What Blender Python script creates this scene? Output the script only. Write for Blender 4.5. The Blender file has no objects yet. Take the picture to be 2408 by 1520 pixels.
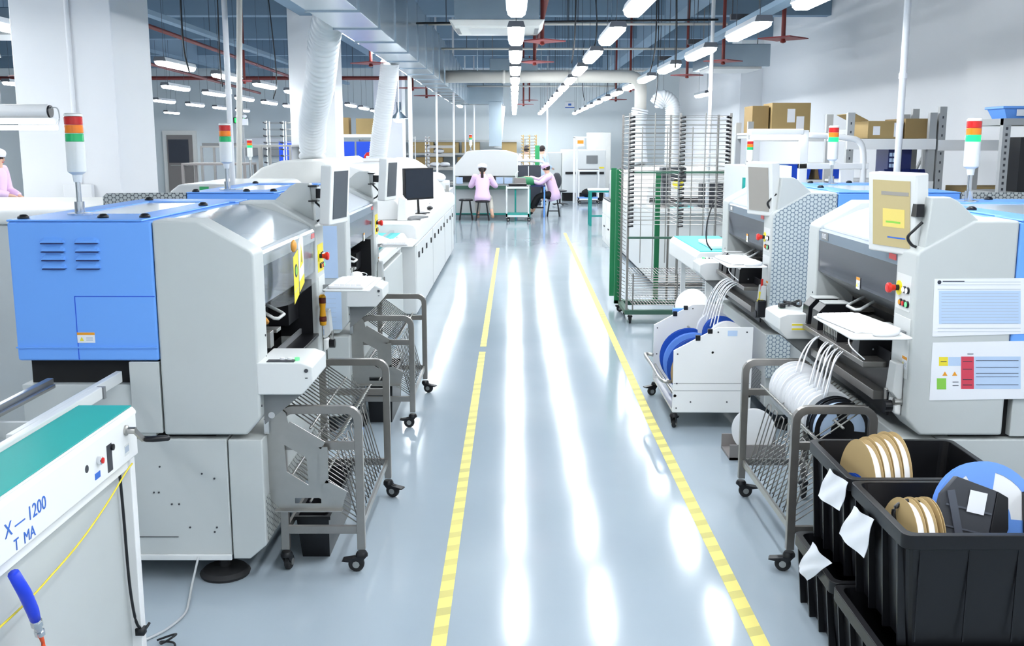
import bpy, math, random
from mathutils import Vector, Matrix, Euler
random.seed(7)
COL = bpy.context.scene.collection
PI = math.pi
# ---------------------------------------------------------------- camera model
F = 2400.0; CAMZ = 1.8; TH = math.atan(425 / F); YAW = 4 / F
def ray(px, py):
    a = (px - 1204) / F; b = (760 - py) / F
    fy = math.cos(TH) + b * math.sin(TH); uz = -math.sin(TH) + b * math.cos(TH)
    return (a * math.cos(YAW) - fy * math.sin(YAW), a * math.sin(YAW) + fy * math.cos(YAW), uz)
def at(px, py, X=None, Y=None, Z=None):
    x, y, z = ray(px, py)
    t = X / x if X is not None else (Y / y if Y is not None else (Z - CAMZ) / z)
    return Vector((x * t, y * t, CAMZ + z * t))
# ---------------------------------------------------------------- mesh builder
class MB:
    def __init__(s): s.v = []; s.f = []
    def add(s, vs, fs):
        o = len(s.v); s.v += [tuple(v) for v in vs]; s.f += [tuple(i + o for i in f) for f in fs]; return s
    def box(s, x0, x1, y0, y1, z0, z1, m=None):
        vs = [Vector((x, y, z)) for z in (z0, z1) for y in (y0, y1) for x in (x0, x1)]
        if m is not None: vs = [m @ v for v in vs]
        return s.add(vs, [(0, 2, 3, 1), (4, 5, 7, 6), (0, 1, 5, 4), (2, 6, 7, 3), (0, 4, 6, 2), (1, 3, 7, 5)])
    def bar(s, p0, p1, w, h, up=(0, 0, 1)):
        return s.sweep([p0, p1], [(-w / 2, -h / 2), (w / 2, -h / 2), (w / 2, h / 2), (-w / 2, h / 2)], up)
    def sweep(s, pts, prof, up=(0, 0, 1), closed=False, scales=None):
        pts = [Vector(p) for p in pts]; n = len(pts); k = len(prof); up = Vector(up); vs = []
        for i, p in enumerate(pts):
            if closed: a = (p - pts[i - 1]).normalized(); b = (pts[(i + 1) % n] - p).normalized()
            else:
                a = (p - pts[i - 1]).normalized() if i else None
                b = (pts[i + 1] - p).normalized() if i < n - 1 else None
                a = a if a is not None else b; b = b if b is not None else a
            t = (a + b); t = t.normalized() if t.length > 1e-6 else a
            u = up if abs(t.dot(up.normalized())) < .98 else Vector((1, 0, 0)) if abs(t.x) < .9 else Vector((0, 1, 0))
            sx = t.cross(u).normalized(); sy = sx.cross(t).normalized()
            c = max(.5, math.sqrt(max(0, (1 + a.dot(b)) / 2)))
            bend = (b - a); m = 1 / c
            sc = scales[i] if scales else 1
            for (q, r) in prof:
                off = sx * q * sc + sy * r * sc
                if bend.length > 1e-4:
                    bn = bend.normalized(); off = off + bn * (off.dot(bn) * (m - 1))
                vs.append(p + off)
        fs = []
        for i in range(n if closed else n - 1):
            j = (i + 1) % n
            for q in range(k): r = (q + 1) % k; fs.append((i * k + q, i * k + r, j * k + r, j * k + q))
        if not closed: fs.append(tuple(range(k - 1, -1, -1))); fs.append(tuple((n - 1) * k + q for q in range(k)))
        return s.add(vs, fs)
    def tube(s, pts, r, n=8, closed=False, scales=None):
        return s.sweep(pts, [(r * math.cos(2 * PI * i / n), r * math.sin(2 * PI * i / n)) for i in range(n)], (0, 0, 1), closed, scales)
    def cyl(s, p0, p1, r, n=20, r1=None):
        return s.tube([p0, p1], r, n, scales=[1, (r1 if r1 is not None else r) / r])
    def lathe(s, prof, p=(0, 0, 0), d=(0, 0, 1), n=24):
        p = Vector(p); d = Vector(d).normalized(); u = Vector((1, 0, 0)) if abs(d.x) < .9 else Vector((0, 1, 0))
        sx = d.cross(u).normalized(); sy = d.cross(sx); vs = []; k = len(prof)
        for i in range(n):
            a = 2 * PI * i / n
            for (r, h) in prof: vs.append(p + d * h + (sx * math.cos(a) + sy * math.sin(a)) * r)
        fs = []
        for i in range(n):
            j = (i + 1) % n
            for q in range(k - 1): fs.append((i * k + q, j * k + q, j * k + q + 1, i * k + q + 1))
        if prof[0][0] > 1e-6: fs.append(tuple(i * k for i in range(n - 1, -1, -1)))
        if prof[-1][0] > 1e-6: fs.append(tuple(i * k + k - 1 for i in range(n)))
        return s.add(vs, fs)
    def prism(s, poly, axis, a, b):
        # poly in the two remaining axes (x: (y,z); y: (x,z); z: (x,y))
        def mk(q, h):
            return (h, q[0], q[1]) if axis == 'x' else (q[0], h, q[1]) if axis == 'y' else (q[0], q[1], h)
        n = len(poly); vs = [mk(q, a) for q in poly] + [mk(q, b) for q in poly]
        fs = [tuple(range(n)), tuple(range(2 * n - 1, n - 1, -1))] + [(i, n + i, n + (i + 1) % n, (i + 1) % n) for i in range(n)]
        return s.add(vs, fs)
    def loft(s, rings, cap=True):
        k = len(rings[0]); o = []
        for r in rings: o += r
        fs = [(i * k + q, i * k + (q + 1) % k, (i + 1) * k + (q + 1) % k, (i + 1) * k + q) for i in range(len(rings) - 1) for q in range(k)]
        if cap: fs += [tuple(range(k - 1, -1, -1)), tuple((len(rings) - 1) * k + q for q in range(k))]
        return s.add(o, fs)
    def ell(s, c, r, n=16, m=10, M=None):
        rings = []
        for j in range(1, m):
            t = PI * j / m
            ring = [Vector((r[0] * math.sin(t) * math.cos(2 * PI * i / n), r[1] * math.sin(t) * math.sin(2 * PI * i / n), r[2] * math.cos(t))) for i in range(n)]
            rings.append([(M @ q if M is not None else q) + Vector(c) for q in ring])
        return s.loft(rings)
    def xf(s, m):
        s.v = [tuple(m @ Vector(v)) for v in s.v]; return s
    def build(s, name, mat, parent=None, bevel=0, smooth=False, label=None, seg=2):
        me = bpy.data.meshes.new(name); me.from_pydata(s.v, [], s.f); me.update()
        import bmesh
        bm = bmesh.new(); bm.from_mesh(me); bmesh.ops.recalc_face_normals(bm, faces=bm.faces); bm.to_mesh(me); bm.free()
        me.materials.append(mat if not isinstance(mat, str) else M[mat])
        o = bpy.data.objects.new(name, me); COL.objects.link(o)
        if parent is not None: o.parent = parent
        if smooth: me.shade_smooth()
        if bevel:
            b = o.modifiers.new('bevel', 'BEVEL'); b.width = bevel; b.segments = seg; b.limit_method = 'ANGLE'; b.angle_limit = math.radians(35)
            me.shade_smooth(); w = o.modifiers.new('wn', 'WEIGHTED_NORMAL'); w.keep_sharp = True
        elif smooth == 2 or smooth is True:
            pass
        if label: o['label'] = label
        return o
def autosmooth(o, ang=40):
    import bmesh
    me = o.data; bm = bmesh.new(); bm.from_mesh(me)
    for e in bm.edges:
        if len(e.link_faces) == 2 and e.calc_face_angle(0) > math.radians(ang): e.smooth = False
    for f in bm.faces: f.smooth = True
    bm.to_mesh(me); bm.free(); return o
def thing(name, label, cat, loc=(0, 0, 0), rz=0, group=None, rot=None):
    o = bpy.data.objects.new(name, None); COL.objects.link(o); o.location = loc
    o.rotation_euler = rot if rot else (0, 0, rz); o.empty_display_size = .1
    o['label'] = label; o['category'] = cat
    if group: o['group'] = group
    return o
def tag(o, label, cat, group=None, kind=None):
    o['label'] = label; o['category'] = cat
    if group: o['group'] = group
    if kind: o['kind'] = kind
    return o
def struct(name, mb, mat, bevel=0, label=None):
    o = mb.build(name, mat, None, bevel); o['kind'] = 'structure'
    if label: o['label'] = label
    return o
def kids(o): return [c for c in bpy.data.objects if c.parent == o]
def copy_tree(o, parent=None):
    ch = [c for c in o.children]
    c = o.copy(); COL.objects.link(c)
    if parent is not None: c.parent = parent
    for k in ch: copy_tree(k, c)
    return c
def dup(o, loc, rz=None, label=None, group=None):
    c = copy_tree(o); c.location = loc
    if rz is not None: c.rotation_euler = (0, 0, rz)
    if label: c['label'] = label
    if group: c['group'] = group
    return c
def arc(c, r, a0, a1, n=6, plane='xz', h=0):
    out = []
    for i in range(n + 1):
        a = a0 + (a1 - a0) * i / n; u = c[0] + r * math.cos(a); v = c[1] + r * math.sin(a)
        out.append((u, h, v) if plane == 'xz' else (h, u, v) if plane == 'yz' else (u, v, h))
    return out
def rrect(x0, x1, y0, y1, r, n=4):
    o = []
    for (cx, cy, a) in ((x1 - r, y1 - r, 0), (x0 + r, y1 - r, PI / 2), (x0 + r, y0 + r, PI), (x1 - r, y0 + r, 1.5 * PI)):
        for i in range(n + 1): t = a + PI / 2 * i / n; o.append((cx + r * math.cos(t), cy + r * math.sin(t)))
    return o
def bez(p0, p1, p2, p3, n=12):
    p0, p1, p2, p3 = map(Vector, (p0, p1, p2, p3)); o = []
    for i in range(n + 1):
        t = i / n; o.append(p0 * (1 - t) ** 3 + p1 * 3 * t * (1 - t) ** 2 + p2 * 3 * t * t * (1 - t) + p3 * t ** 3)
    return o
def smoothpath(pts, n=6):
    P = [Vector(p) for p in pts]; o = []
    for i in range(len(P) - 1):
        a = P[max(0, i - 1)]; b = P[i]; c = P[i + 1]; d = P[min(len(P) - 1, i + 2)]
        for k in range(n):
            t = k / n
            o.append(.5 * ((2 * b) + (c - a) * t + (2 * a - 5 * b + 4 * c - d) * t * t + (3 * b - a - 3 * c + d) * t ** 3))
    o.append(P[-1]); return o
# ---------------------------------------------------------------- materials
M = {}
def s2l(c): return tuple(((v / 255) / 12.92 if v / 255 <= .04045 else (((v / 255) + .055) / 1.055) ** 2.4) for v in c)
def mat(name, rgb, rough=.5, metal=0, spec=.5, noise=.04, nscale=8, emit=0, alpha=1, trans=0, coat=0, bump=0, bscale=60, ior=1.45):
    m = bpy.data.materials.new(name); m.use_nodes = True; nt = m.node_tree; b = nt.nodes['Principled BSDF']
    c = s2l(rgb)
    b.inputs['Roughness'].default_value = rough; b.inputs['Metallic'].default_value = metal
    b.inputs['Specular IOR Level'].default_value = spec; b.inputs['IOR'].default_value = ior
    if noise:
        tc = nt.nodes.new('ShaderNodeTexCoord'); nz = nt.nodes.new('ShaderNodeTexNoise'); nz.inputs['Scale'].default_value = nscale
        nz.inputs['Detail'].default_value = 3
        mx = nt.nodes.new('ShaderNodeMix'); mx.data_type = 'RGBA'
        mx.inputs[6].default_value = (*[v * (1 - noise) for v in c], 1); mx.inputs[7].default_value = (*[min(1, v * (1 + noise)) for v in c], 1)
        nt.links.new(tc.outputs['Object'], nz.inputs['Vector']); nt.links.new(nz.outputs['Fac'], mx.inputs[0]); nt.links.new(mx.outputs[2], b.inputs['Base Color'])
    else: b.inputs['Base Color'].default_value = (*c, 1)
    if bump:
        tc = nt.nodes.new('ShaderNodeTexCoord'); nz = nt.nodes.new('ShaderNodeTexNoise'); nz.inputs['Scale'].default_value = bscale
        bp = nt.nodes.new('ShaderNodeBump'); bp.inputs['Strength'].default_value = bump; bp.inputs['Distance'].default_value = .01
        nt.links.new(tc.outputs['Object'], nz.inputs['Vector']); nt.links.new(nz.outputs['Fac'], bp.inputs['Height']); nt.links.new(bp.outputs['Normal'], b.inputs['Normal'])
    if emit: b.inputs['Emission Color'].default_value = (*c, 1); b.inputs['Emission Strength'].default_value = emit
    b.inputs['Alpha'].default_value = alpha; b.inputs['Transmission Weight'].default_value = trans; b.inputs['Coat Weight'].default_value = coat
    M[name] = m; return m
def hexmat(name, base, line, scale=60, axes=(1, 2), rough=.5, th=-.62):
    m = mat(name, base, rough, noise=0); nt = m.node_tree; b = nt.nodes['Principled BSDF']
    tc = nt.nodes.new('ShaderNodeTexCoord'); sp = nt.nodes.new('ShaderNodeSeparateXYZ'); nt.links.new(tc.outputs['Object'], sp.inputs[0])
    def mth(op, a, b_=None):
        n = nt.nodes.new('ShaderNodeMath'); n.operation = op
        for i, v in enumerate((a, b_)):
            if v is None: continue
            if isinstance(v, (int, float)): n.inputs[i].default_value = v
            else: nt.links.new(v, n.inputs[i])
        return n.outputs[0]
    if axes == 'sum': u = mth('ADD', sp.outputs[0], sp.outputs[1])
    else: u = sp.outputs[axes[0]]
    w = sp.outputs[2 if axes == 'sum' else axes[1]]; K = 2 * PI * scale
    cs = []
    for k in range(3):
        a = math.radians(60 * k)
        cs.append(mth('COSINE', mth('ADD', mth('MULTIPLY', u, K * math.cos(a)), mth('MULTIPLY', w, K * math.sin(a)))))
    f = mth('ADD', mth('ADD', cs[0], cs[1]), cs[2]); fac = mth('LESS_THAN', f, th)
    mx = nt.nodes.new('ShaderNodeMix'); mx.data_type = 'RGBA'; mx.inputs[6].default_value = (*s2l(base), 1); mx.inputs[7].default_value = (*s2l(line), 1)
    nt.links.new(fac, mx.inputs[0]); nt.links.new(mx.outputs[2], b.inputs['Base Color']); return m
mat('grey_enamel', (196, 200, 199), .42, noise=.02)
mat('light_enamel', (222, 224, 223), .35, noise=.015)
mat('white_enamel', (244, 244, 243), .3, noise=.015)
mat('blue_enamel', (112, 170, 250), .38, noise=.015)
mat('deep_blue', (30, 80, 215), .4, noise=.05)
mat('navy', (22, 34, 92), .4)
mat('slate_band', (112, 126, 140), .3)
mat('slate_dark', (84, 88, 98), .28)
mat('black_plastic', (22, 22, 26), .35, noise=.1)
mat('black_matte', (10, 10, 12), .7, noise=.1)
mat('crate_black', (17, 17, 21), .38, noise=.12)
mat('dark_grey', (62, 64, 70), .45)
mat('mid_grey', (128, 130, 132), .45)
mat('steel', (178, 176, 172), .33, metal=.9, noise=.08, nscale=20)
mat('chrome', (215, 217, 220), .12, metal=1, noise=0)
mat('galv', (176, 190, 200), .25, metal=.95, noise=.12, nscale=3)
mat('foil', (225, 230, 235), .22, metal=.85, noise=.05)
mat('hose_white', (226, 231, 235), .4, noise=.04)
mat('steel_dark', (152, 148, 144), .3, metal=.8, noise=.15, nscale=15)
mat('rubber', (35, 35, 37), .7)
mat('wheel_grey', (90, 90, 92), .5)
mat('teal_belt', (40, 165, 158), .55, noise=.03)
mat('teal_paint', (30, 150, 140), .45)
mat('aqua_mat', (90, 215, 215), .5)
mat('green_paint', (28, 120, 75), .45)
mat('green_trim', (60, 180, 110), .45)
mat('green_dark', (60, 95, 80), .5)
mat('paper', (240, 242, 247), .8, noise=.02)
mat('paper_blue', (190, 212, 240), .7, noise=.03)
mat('ink', (60, 64, 78), .8, noise=0)
mat('ink_blue', (60, 110, 200), .6, noise=0)
mat('ink_light', (176, 186, 200), .8, noise=0)
mat('label_yellow', (240, 222, 60), .5, noise=0)
mat('label_orange', (238, 160, 40), .5, noise=0)
mat('label_green', (140, 205, 80), .5, noise=0)
mat('label_red', (214, 70, 90), .5, noise=0)
mat('yellow_grip', (245, 175, 30), .4)
mat('brown_grip', (110, 45, 30), .4)
mat('wood_grip', (215, 150, 60), .5)
mat('red_button', (214, 40, 35), .3)
mat('red_trim', (225, 80, 80), .4)
mat('yellow_ring', (240, 225, 30), .4)
mat('cardboard', (168, 144, 98), .8, noise=.06)
mat('cardboard_dark', (146, 122, 80), .8, noise=.06)
mat('kraft', (188, 162, 114), .7, noise=.04)
mat('reel_white', (240, 241, 243), .45, noise=.02)
mat('reel_blue', (112, 160, 238), .35)
mat('reel_dark_blue', (30, 80, 180), .4)
mat('clear_plastic', (225, 230, 233), .12, noise=0, alpha=.09, spec=.9)
mat('hood_clear', (98, 108, 120), .1, noise=.15, nscale=3, alpha=.85, spec=.7)
mat('hood_silver', (196, 204, 210), .2, metal=.55, noise=.1, nscale=2.5)
mat('hood_smoke', (62, 63, 72), .1, noise=.2, nscale=4, alpha=.93, spec=.7)
mat('hood_white', (226, 232, 240), .2, noise=.03, nscale=2.5)
mat('top_window', (196, 206, 214), .12, noise=.05, nscale=2)
mat('keys', (246, 246, 248), .4, noise=0)
mat('screen_dark', (62, 66, 76), .25, noise=.05)
mat('screen_black', (30, 38, 50), .15, noise=.05)
mat('screen_tan', (178, 164, 122), .3, noise=.03, emit=.12)
mat('screen_grey', (150, 146, 140), .3, noise=.03, emit=.05)
mat('lens_red', (200, 25, 25), .2, noise=.05, coat=.5)
mat('lens_amber', (245, 130, 20), .2, noise=.05, coat=.5)
mat('lens_green', (30, 185, 110), .2, noise=.05, coat=.5)
mat('lens_green_lit', (25, 205, 105), .2, noise=0, emit=.9)
mat('button_white_lit', (245, 248, 255), .3, noise=0, emit=1)
mat('button_green_lit', (90, 230, 120), .3, noise=0, emit=.8)
mat('exit_green', (40, 220, 90), .4, noise=0, emit=1.5)
mat('tower_white', (232, 234, 230), .35)
mat('floor_tape', (236, 216, 70), .55, noise=.05, nscale=30)
mat('tape_mark', (188, 180, 100), .6)
mat('brown_pipe', (112, 42, 38), .5)
mat('red_baffle', (126, 36, 40), .5)
mat('cable_black', (28, 30, 34), .5)
mat('cable_dark', (70, 78, 88), .5)
mat('cable_grey', (185, 188, 190), .5)
mat('cable_yellow', (235, 215, 60), .5)
mat('cable_white', (240, 240, 242), .5)
mat('orange_tube', (232, 92, 50), .35)
mat('blue_handle', (35, 70, 230), .4)
mat('wall_paint', (232, 240, 243), .75, noise=.012, nscale=.4)
mat('wall_white', (249, 250, 252), .75, noise=.01, nscale=.4)
mat('ceiling_paint', (108, 132, 152), .85, noise=.05, nscale=.5)
mat('beam_paint', (128, 152, 172), .8, noise=.04, nscale=.7)
mat('pvc_white', (226, 222, 214), .4)
mat('pole_white', (246, 247, 249), .35, noise=.01)
mat('pink_coat', (238, 205, 236), .85, noise=.05, nscale=6, bump=.25, bscale=14)
mat('cap_white', (246, 244, 248), .85, bump=.2, bscale=20)
mat('shirt_blue', (196, 214, 234), .85)
mat('skin', (226, 182, 156), .55, noise=.03)
mat('hair', (40, 28, 28), .5)
mat('trousers_black', (22, 22, 26), .8)
mat('trousers_beige', (205, 200, 190), .8)
mat('shoe_tan', (190, 145, 115), .6)
mat('lamp_body', (232, 236, 240), .4)
mat('lamp_cap', (96, 100, 108), .5)
mat('tinted_plastic', (150, 158, 160), .2, alpha=.6)
mat('board_white', (238, 238, 234), .6)
mat('shelf_grey', (172, 174, 174), .5)
mat('grey_taupe', (142, 136, 134), .55)
mat('tissue_blue', (90, 150, 240), .6, bump=.5, bscale=30)
hexmat('hex_film', (200, 208, 208), (120, 136, 150), 44, 'sum', th=-.85)
hexmat('hex_film_dark', (186, 190, 186), (100, 104, 106), 44, 'sum', th=-.85)
def lampmat(name, strength):
    m = bpy.data.materials.new(name); m.use_nodes = True; nt = m.node_tree; b = nt.nodes['Principled BSDF']
    b.inputs['Base Color'].default_value = (.9, .95, 1, 1); b.inputs['Emission Color'].default_value = (.93, .97, 1, 1); b.inputs['Emission Strength'].default_value = strength
    M[name] = m
lampmat('lamp_glow', 22); lampmat('lamp_glow_soft', 9)
from mathutils.geometry import tessellate_polygon
def plate(mb, outer, holes, axis, a, b):
    """flat plate with holes, extruded from a to b along axis"""
    def mk(q, h): return (h, q[0], q[1]) if axis == 'x' else (q[0], h, q[1]) if axis == 'y' else (q[0], q[1], h)
    loops = [outer] + holes; flat = [q for l in loops for q in l]; n = len(flat)
    tri = tessellate_polygon([[Vector((q[0], q[1], 0)) for q in l] for l in loops])
    vs = [mk(q, a) for q in flat] + [mk(q, b) for q in flat]
    fs = [tuple(t) for t in tri] + [tuple(i + n for i in reversed(t)) for t in tri]
    o = 0
    for l in loops:
        k = len(l); fs += [(o + i, o + (i + 1) % k, n + o + (i + 1) % k, n + o + i) for i in range(k)]; o += k
    return mb.add(vs, fs)
def caster(parent, x, y, h=.1, r=.034, brake=1, ang=0, name='caster'):
    m = Matrix.Translation((x, y, 0)) @ Matrix.Rotation(ang, 4, 'Z')
    b = MB()
    b.lathe([(.014, h - .012), (.02, h - .012), (.026, h - .022), (.026, h - .032), (.001, h - .032)], (0, 0, 0), n=14)
    b.prism([(-.022, h - .03), (.022, h - .03), (.036, r + .004), (.03, r - .012), (.018, r - .012)], 'y', .013, .017)
    b.prism([(-.022, h - .03), (.022, h - .03), (.036, r + .004), (.03, r - .012), (.018, r - .012)], 'y', -.017, -.013)
    if brake: b.prism([(.02, h - .035), (.08, h - .045), (.084, h - .05), (.05, h - .055), (.03, h - .05)], 'y', -.02, .02)
    c = b.xf(m).build(name, 'black_plastic', parent); autosmooth(c)
    w = MB().lathe([(.012, -.011), (r * .7, -.011), (r - .004, -.011), (r, -.007), (r, .007), (r - .004, .011), (r * .7, .011), (.012, .011)], (.024, 0, r), (0, 1, 0), 20).xf(m).build('wheel', 'rubber', c, smooth=True); autosmooth(w)
    MB().lathe([(.001, -.0175), (.015, -.0175), (.015, .0175), (.001, .0175)], (.024, 0, r), (0, 1, 0), 14).xf(m).build('wheel_hub', 'steel', c)
    return c
def reel(label, loc, rot, r=.13, w=.016, flange='reel_white', tape='paper', core=None, hub=.035, group=None, windows=False, name='component_reel'):
    """a tape reel whose axis is local z"""
    t = thing(name, label, 'reel', loc, group=group, rot=rot)
    if windows:
        for s in (-1, 1):
            outer = [(r * math.cos(2 * PI * i / 40), r * math.sin(2 * PI * i / 40)) for i in range(40)]; holes = []
            for k in range(3):
                a0 = k * 2 * PI / 3; h = [((r * .82) * math.cos(a0 + q), (r * .82) * math.sin(a0 + q)) for q in [i * .2 for i in range(8)]] + [((r * .42) * math.cos(a0 + q), (r * .42) * math.sin(a0 + q)) for q in [1.4 - i * .2 for i in range(8)]]
                holes.append(h)
            mb = MB(); plate(mb, outer, holes, 'z', s * w / 2 - .0008, s * w / 2 + .0008); mb.build('flange', flange, t)
    else:
        for s in (-1, 1):
            mb = MB(); plate(mb, [(r * math.cos(2 * PI * i / 40), r * math.sin(2 * PI * i / 40)) for i in range(40)], [[(.012 * math.cos(-2 * PI * i / 12), .012 * math.sin(-2 * PI * i / 12)) for i in range(12)]], 'z', s * w / 2 - .0008, s * w / 2 + .0008); mb.build('flange', flange, t)
    o = MB().lathe([(hub, -w / 2 + .001), (r * .9, -w / 2 + .001), (r * .9, w / 2 - .001), (hub, w / 2 - .001)], n=40).build('wound_tape', tape, t, smooth=True); autosmooth(o)
    o = MB().lathe([(.012, -w / 2 - .002), (hub, -w / 2 - .002), (hub, w / 2 + .002), (.012, w / 2 + .002)], n=24).build('reel_hub', core or flange, t, smooth=True); autosmooth(o)
    return t
def text(s, parent, loc, rot, size, mt, name='lettering', ext=.0006, align='LEFT'):
    c = bpy.data.curves.new(name, 'FONT'); c.body = s; c.size = size; c.extrude = ext; c.align_x = align; c.resolution_u = 3
    o = bpy.data.objects.new(name, c); COL.objects.link(o); bpy.context.view_layer.update()
    me = bpy.data.meshes.new_from_object(o.evaluated_get(bpy.context.evaluated_depsgraph_get())); bpy.data.objects.remove(o)
    me.materials.clear(); me.materials.append(M[mt]); o = bpy.data.objects.new(name, me); COL.objects.link(o); o.location = loc; o.rotation_euler = rot
    if parent is not None: o.parent = parent
    return o
# ================================================================ pick and place machines
# local frame: x towards the aisle (front face x = 0), y along the line (0 = tower side, 1.48 = operator column side)
LEN = 1.485
def rivets(mb, pts, axis='x', r=.005, d=.003):
    for p in pts:
        v = {'x': Vector((1, 0, 0)), 'y': Vector((0, -1, 0)), 'z': Vector((0, 0, 1))}[axis]
        mb.cyl(Vector(p), Vector(p) + v * d, r, 8)
    return mb
def signal_tower(parent, x, y, z, lit=None, s=1.0, pole=.2):
    t = MB().cyl((x, y, z), (x, y, z + .008), .05 * s).cyl((x, y, z + .008), (x, y, z + .055), .02 * s).cyl((x, y, z + .055), (x, y, z + pole), .0105 * s)
    t = t.build('tower_pole', 'chrome', parent, smooth=True); autosmooth(t)
    h = z + pole
    b = MB().lathe([(.016 * s, -.03), (.02 * s, 0), (.036 * s, .012), (.0375 * s, .02), (.0375 * s, .125 * s + .01)], (x, y, h), n=24).build('tower_body', 'tower_white', parent, smooth=True); autosmooth(b)
    h += .125 * s + .01
    for nm, mt in (('green_lens', 'lens_green_lit' if lit == 'g' else 'lens_green'), ('amber_lens', 'lens_amber'), ('red_lens', 'lens_red')):
        o = MB().lathe([(.0345 * s, 0), (.0365 * s, .002), (.0365 * s, .031 * s), (.0345 * s, .033 * s)], (x, y, h), n=24).build(nm, mt, parent, smooth=True); autosmooth(o)
        h += .034 * s
    c = MB().lathe([(.0365 * s, 0), (.0365 * s, .008), (.03 * s, .013), (0.001, .013)], (x, y, h), n=24).build('tower_cap', 'tower_white', parent, smooth=True); autosmooth(c)
def warn_label(name, parent, p, u, v, w, h, frame=None):
    """small white label with an orange head bar and a warning mark; p centre, u right, v up, facing u x v"""
    p = Vector(p); u = Vector(u).normalized(); v = Vector(v).normalized(); n = u.cross(v)
    def quad(a0, a1, b0, b1, k): return [p + u * a0 + v * b0 + n * k, p + u * a1 + v * b0 + n * k, p + u * a1 + v * b1 + n * k, p + u * a0 + v * b1 + n * k]
    def slab(a0, a1, b0, b1, k0, k1):
        mb = MB(); lo = quad(a0, a1, b0, b1, k0); hi = quad(a0, a1, b0, b1, k1)
        mb.loft([lo, hi]); return mb
    o = slab(-w / 2, w / 2, -h / 2, h / 2, 0, .0012).build(name, 'paper', parent)
    slab(-w / 2, w / 2, h * .26, h / 2, .0012, .0018).build('label_head', 'label_orange', o)
    t = MB(); a = p - u * w * .25 - v * h * .12 + n * .0013; s_ = h * .2
    t.loft([[a - u * s_ - v * s_, a + u * s_ - v * s_, a + v * s_], [a - u * s_ - v * s_ + n * .0006, a + u * s_ - v * s_ + n * .0006, a + v * s_ + n * .0006]])
    t.build('warning_triangle', 'label_yellow', o)
    t = MB()
    for k in range(3): q = quad(w * .0, w * .38, -h * (.02 + .11 * k) - .001, -h * (.02 + .11 * k) + .001, .0013); t.loft([q, [c + n * .0004 for c in q]])
    t.build('label_text', 'ink_light', o); return o
def machine(label, loc, rz, side='left', monitor=(.09, 1.355, 1.51), monrot=20, screen='screen_dark', lit=None, hexside=False, hood='left', full=True):
    bk_ = -.96 if side == 'left' else -1.14
    r = thing('pick_and_place_machine', label, 'machine', loc, rz, 'surface mount machines beside the aisle')
    prof = [(-.394, .632), (-.394, 1.5), (-.216, 1.5), (-.03, 1.393), (-.008, 1.378), (0, 1.36), (0, .70), (-.06, .632)]
    a = MB().prism(prof, 'y', 0, .165).build('end_frame', 'grey_enamel', r, bevel=.012)
    rivets(MB(), [(0, .13, 1.02), (0, .13, .93), (0, .13, .87), (0, .02, .86), (0, .02, .75)]).build('screw', 'dark_grey', a)
    b = MB().prism(prof, 'y', 1.275, LEN).build('operator_column', 'grey_enamel', r, bevel=.012)
    if hexside:
        MB().prism([(-.39, .64), (-.39, 1.49), (-.22, 1.49), (-.035, 1.385), (-.006, 1.35), (-.006, .72), (-.065, .64)], 'y', LEN, LEN + .002).build('grid_film', 'hex_film', r)
        MB().box(-.14, .004, LEN + .0, LEN + .03, .35, .62).build('grid_film', 'hex_film', r)
    # seam of end frame front
    MB().prism([(-.14, .612), (0, .612), (0, .16), (-.07, .10), (-.14, .10)], 'y', .004, LEN - .004).build('front_door', 'grey_enamel', r, bevel=.006)
    MB().box(.0005, .003, .03, LEN - .1, .17, .36).build('grid_film', 'hex_film_dark', r)
    MB().box(bk_, -.145, .0, LEN, .11, .615).build('lower_cabinet', 'grey_enamel', r, bevel=.006)
    MB().box(bk_, -.142, -.012, .0, .10, .125).build('kick_rail', 'light_enamel', r, bevel=.004)
    s = MB()
    rivets(s, [(-.42, 0, .50), (-.25, 0, .47), (-.2, 0, .45), (-.45, 0, .39), (-.43, 0, .39), (-.35, 0, .34), (-.38, 0, .34), (-.2, 0, .24), (-.21, 0, .22), (-.31, 0, .24)], 'y', .004)
    s.box(-.55, -.36, -.003, 0, .198, .2); s.build('screw', 'dark_grey', r)
    MB().box(bk_, -.43, .012, LEN - .012, .625, .84).build('side_panel', 'grey_enamel', r, bevel=.004)
    MB().box(-.52, -.4, .002, .03, .64, .935).build('side_bracket', 'grey_enamel', r, bevel=.004)
    MB().box(bk_ + .03, -.2, .05, LEN - .05, .6, 1.05).build('inner_frame', 'black_matte', r)
    # blue cover
    bl = MB().box(bk_, -.396, 0, LEN, .94, 1.495).build('blue_cover', 'blue_enamel', r, bevel=.01)
    v = MB()
    for c in range(2):
        for k in range(4):
            x0 = -.835 + c * .135; z0 = 1.425 - k * .0335
            pr = [(x0, z0 - .012), (x0 + .1, z0 - .012), (x0 + .095, z0 + .002), (x0 + .082, z0 + .009), (x0 + .018, z0 + .009), (x0 + .005, z0 + .002)]
            lo = [(q[0], 0, q[1]) for q in pr]; hi = [(q[0] * .9 + (x0 + .05) * .1, -.012, z0 - .011 + (q[1] - z0 + .011) * .4) for q in pr]
            v.loft([lo, hi])
    v.build('louvre_vent', 'blue_enamel', bl)
    v = MB()
    for c in range(2):
        for k in range(4):
            x0 = -.835 + c * .135; z0 = 1.425 - k * .0335; v.box(x0 + .006, x0 + .094, -.0125, -.003, z0 - .0165, z0 - .0125)
    v.build('vent_slot', 'navy', bl)
    MB().box(-.715, -.398, -.001, 0, 1.199, 1.202).box(-.716, -.713, -.001, 0, .945, 1.2).build('panel_seam', 'deep_blue', bl)
    MB().box(bk_, -.4, -.006, 0, .992, .998).build('lower_ridge', 'blue_enamel', bl)
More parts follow.
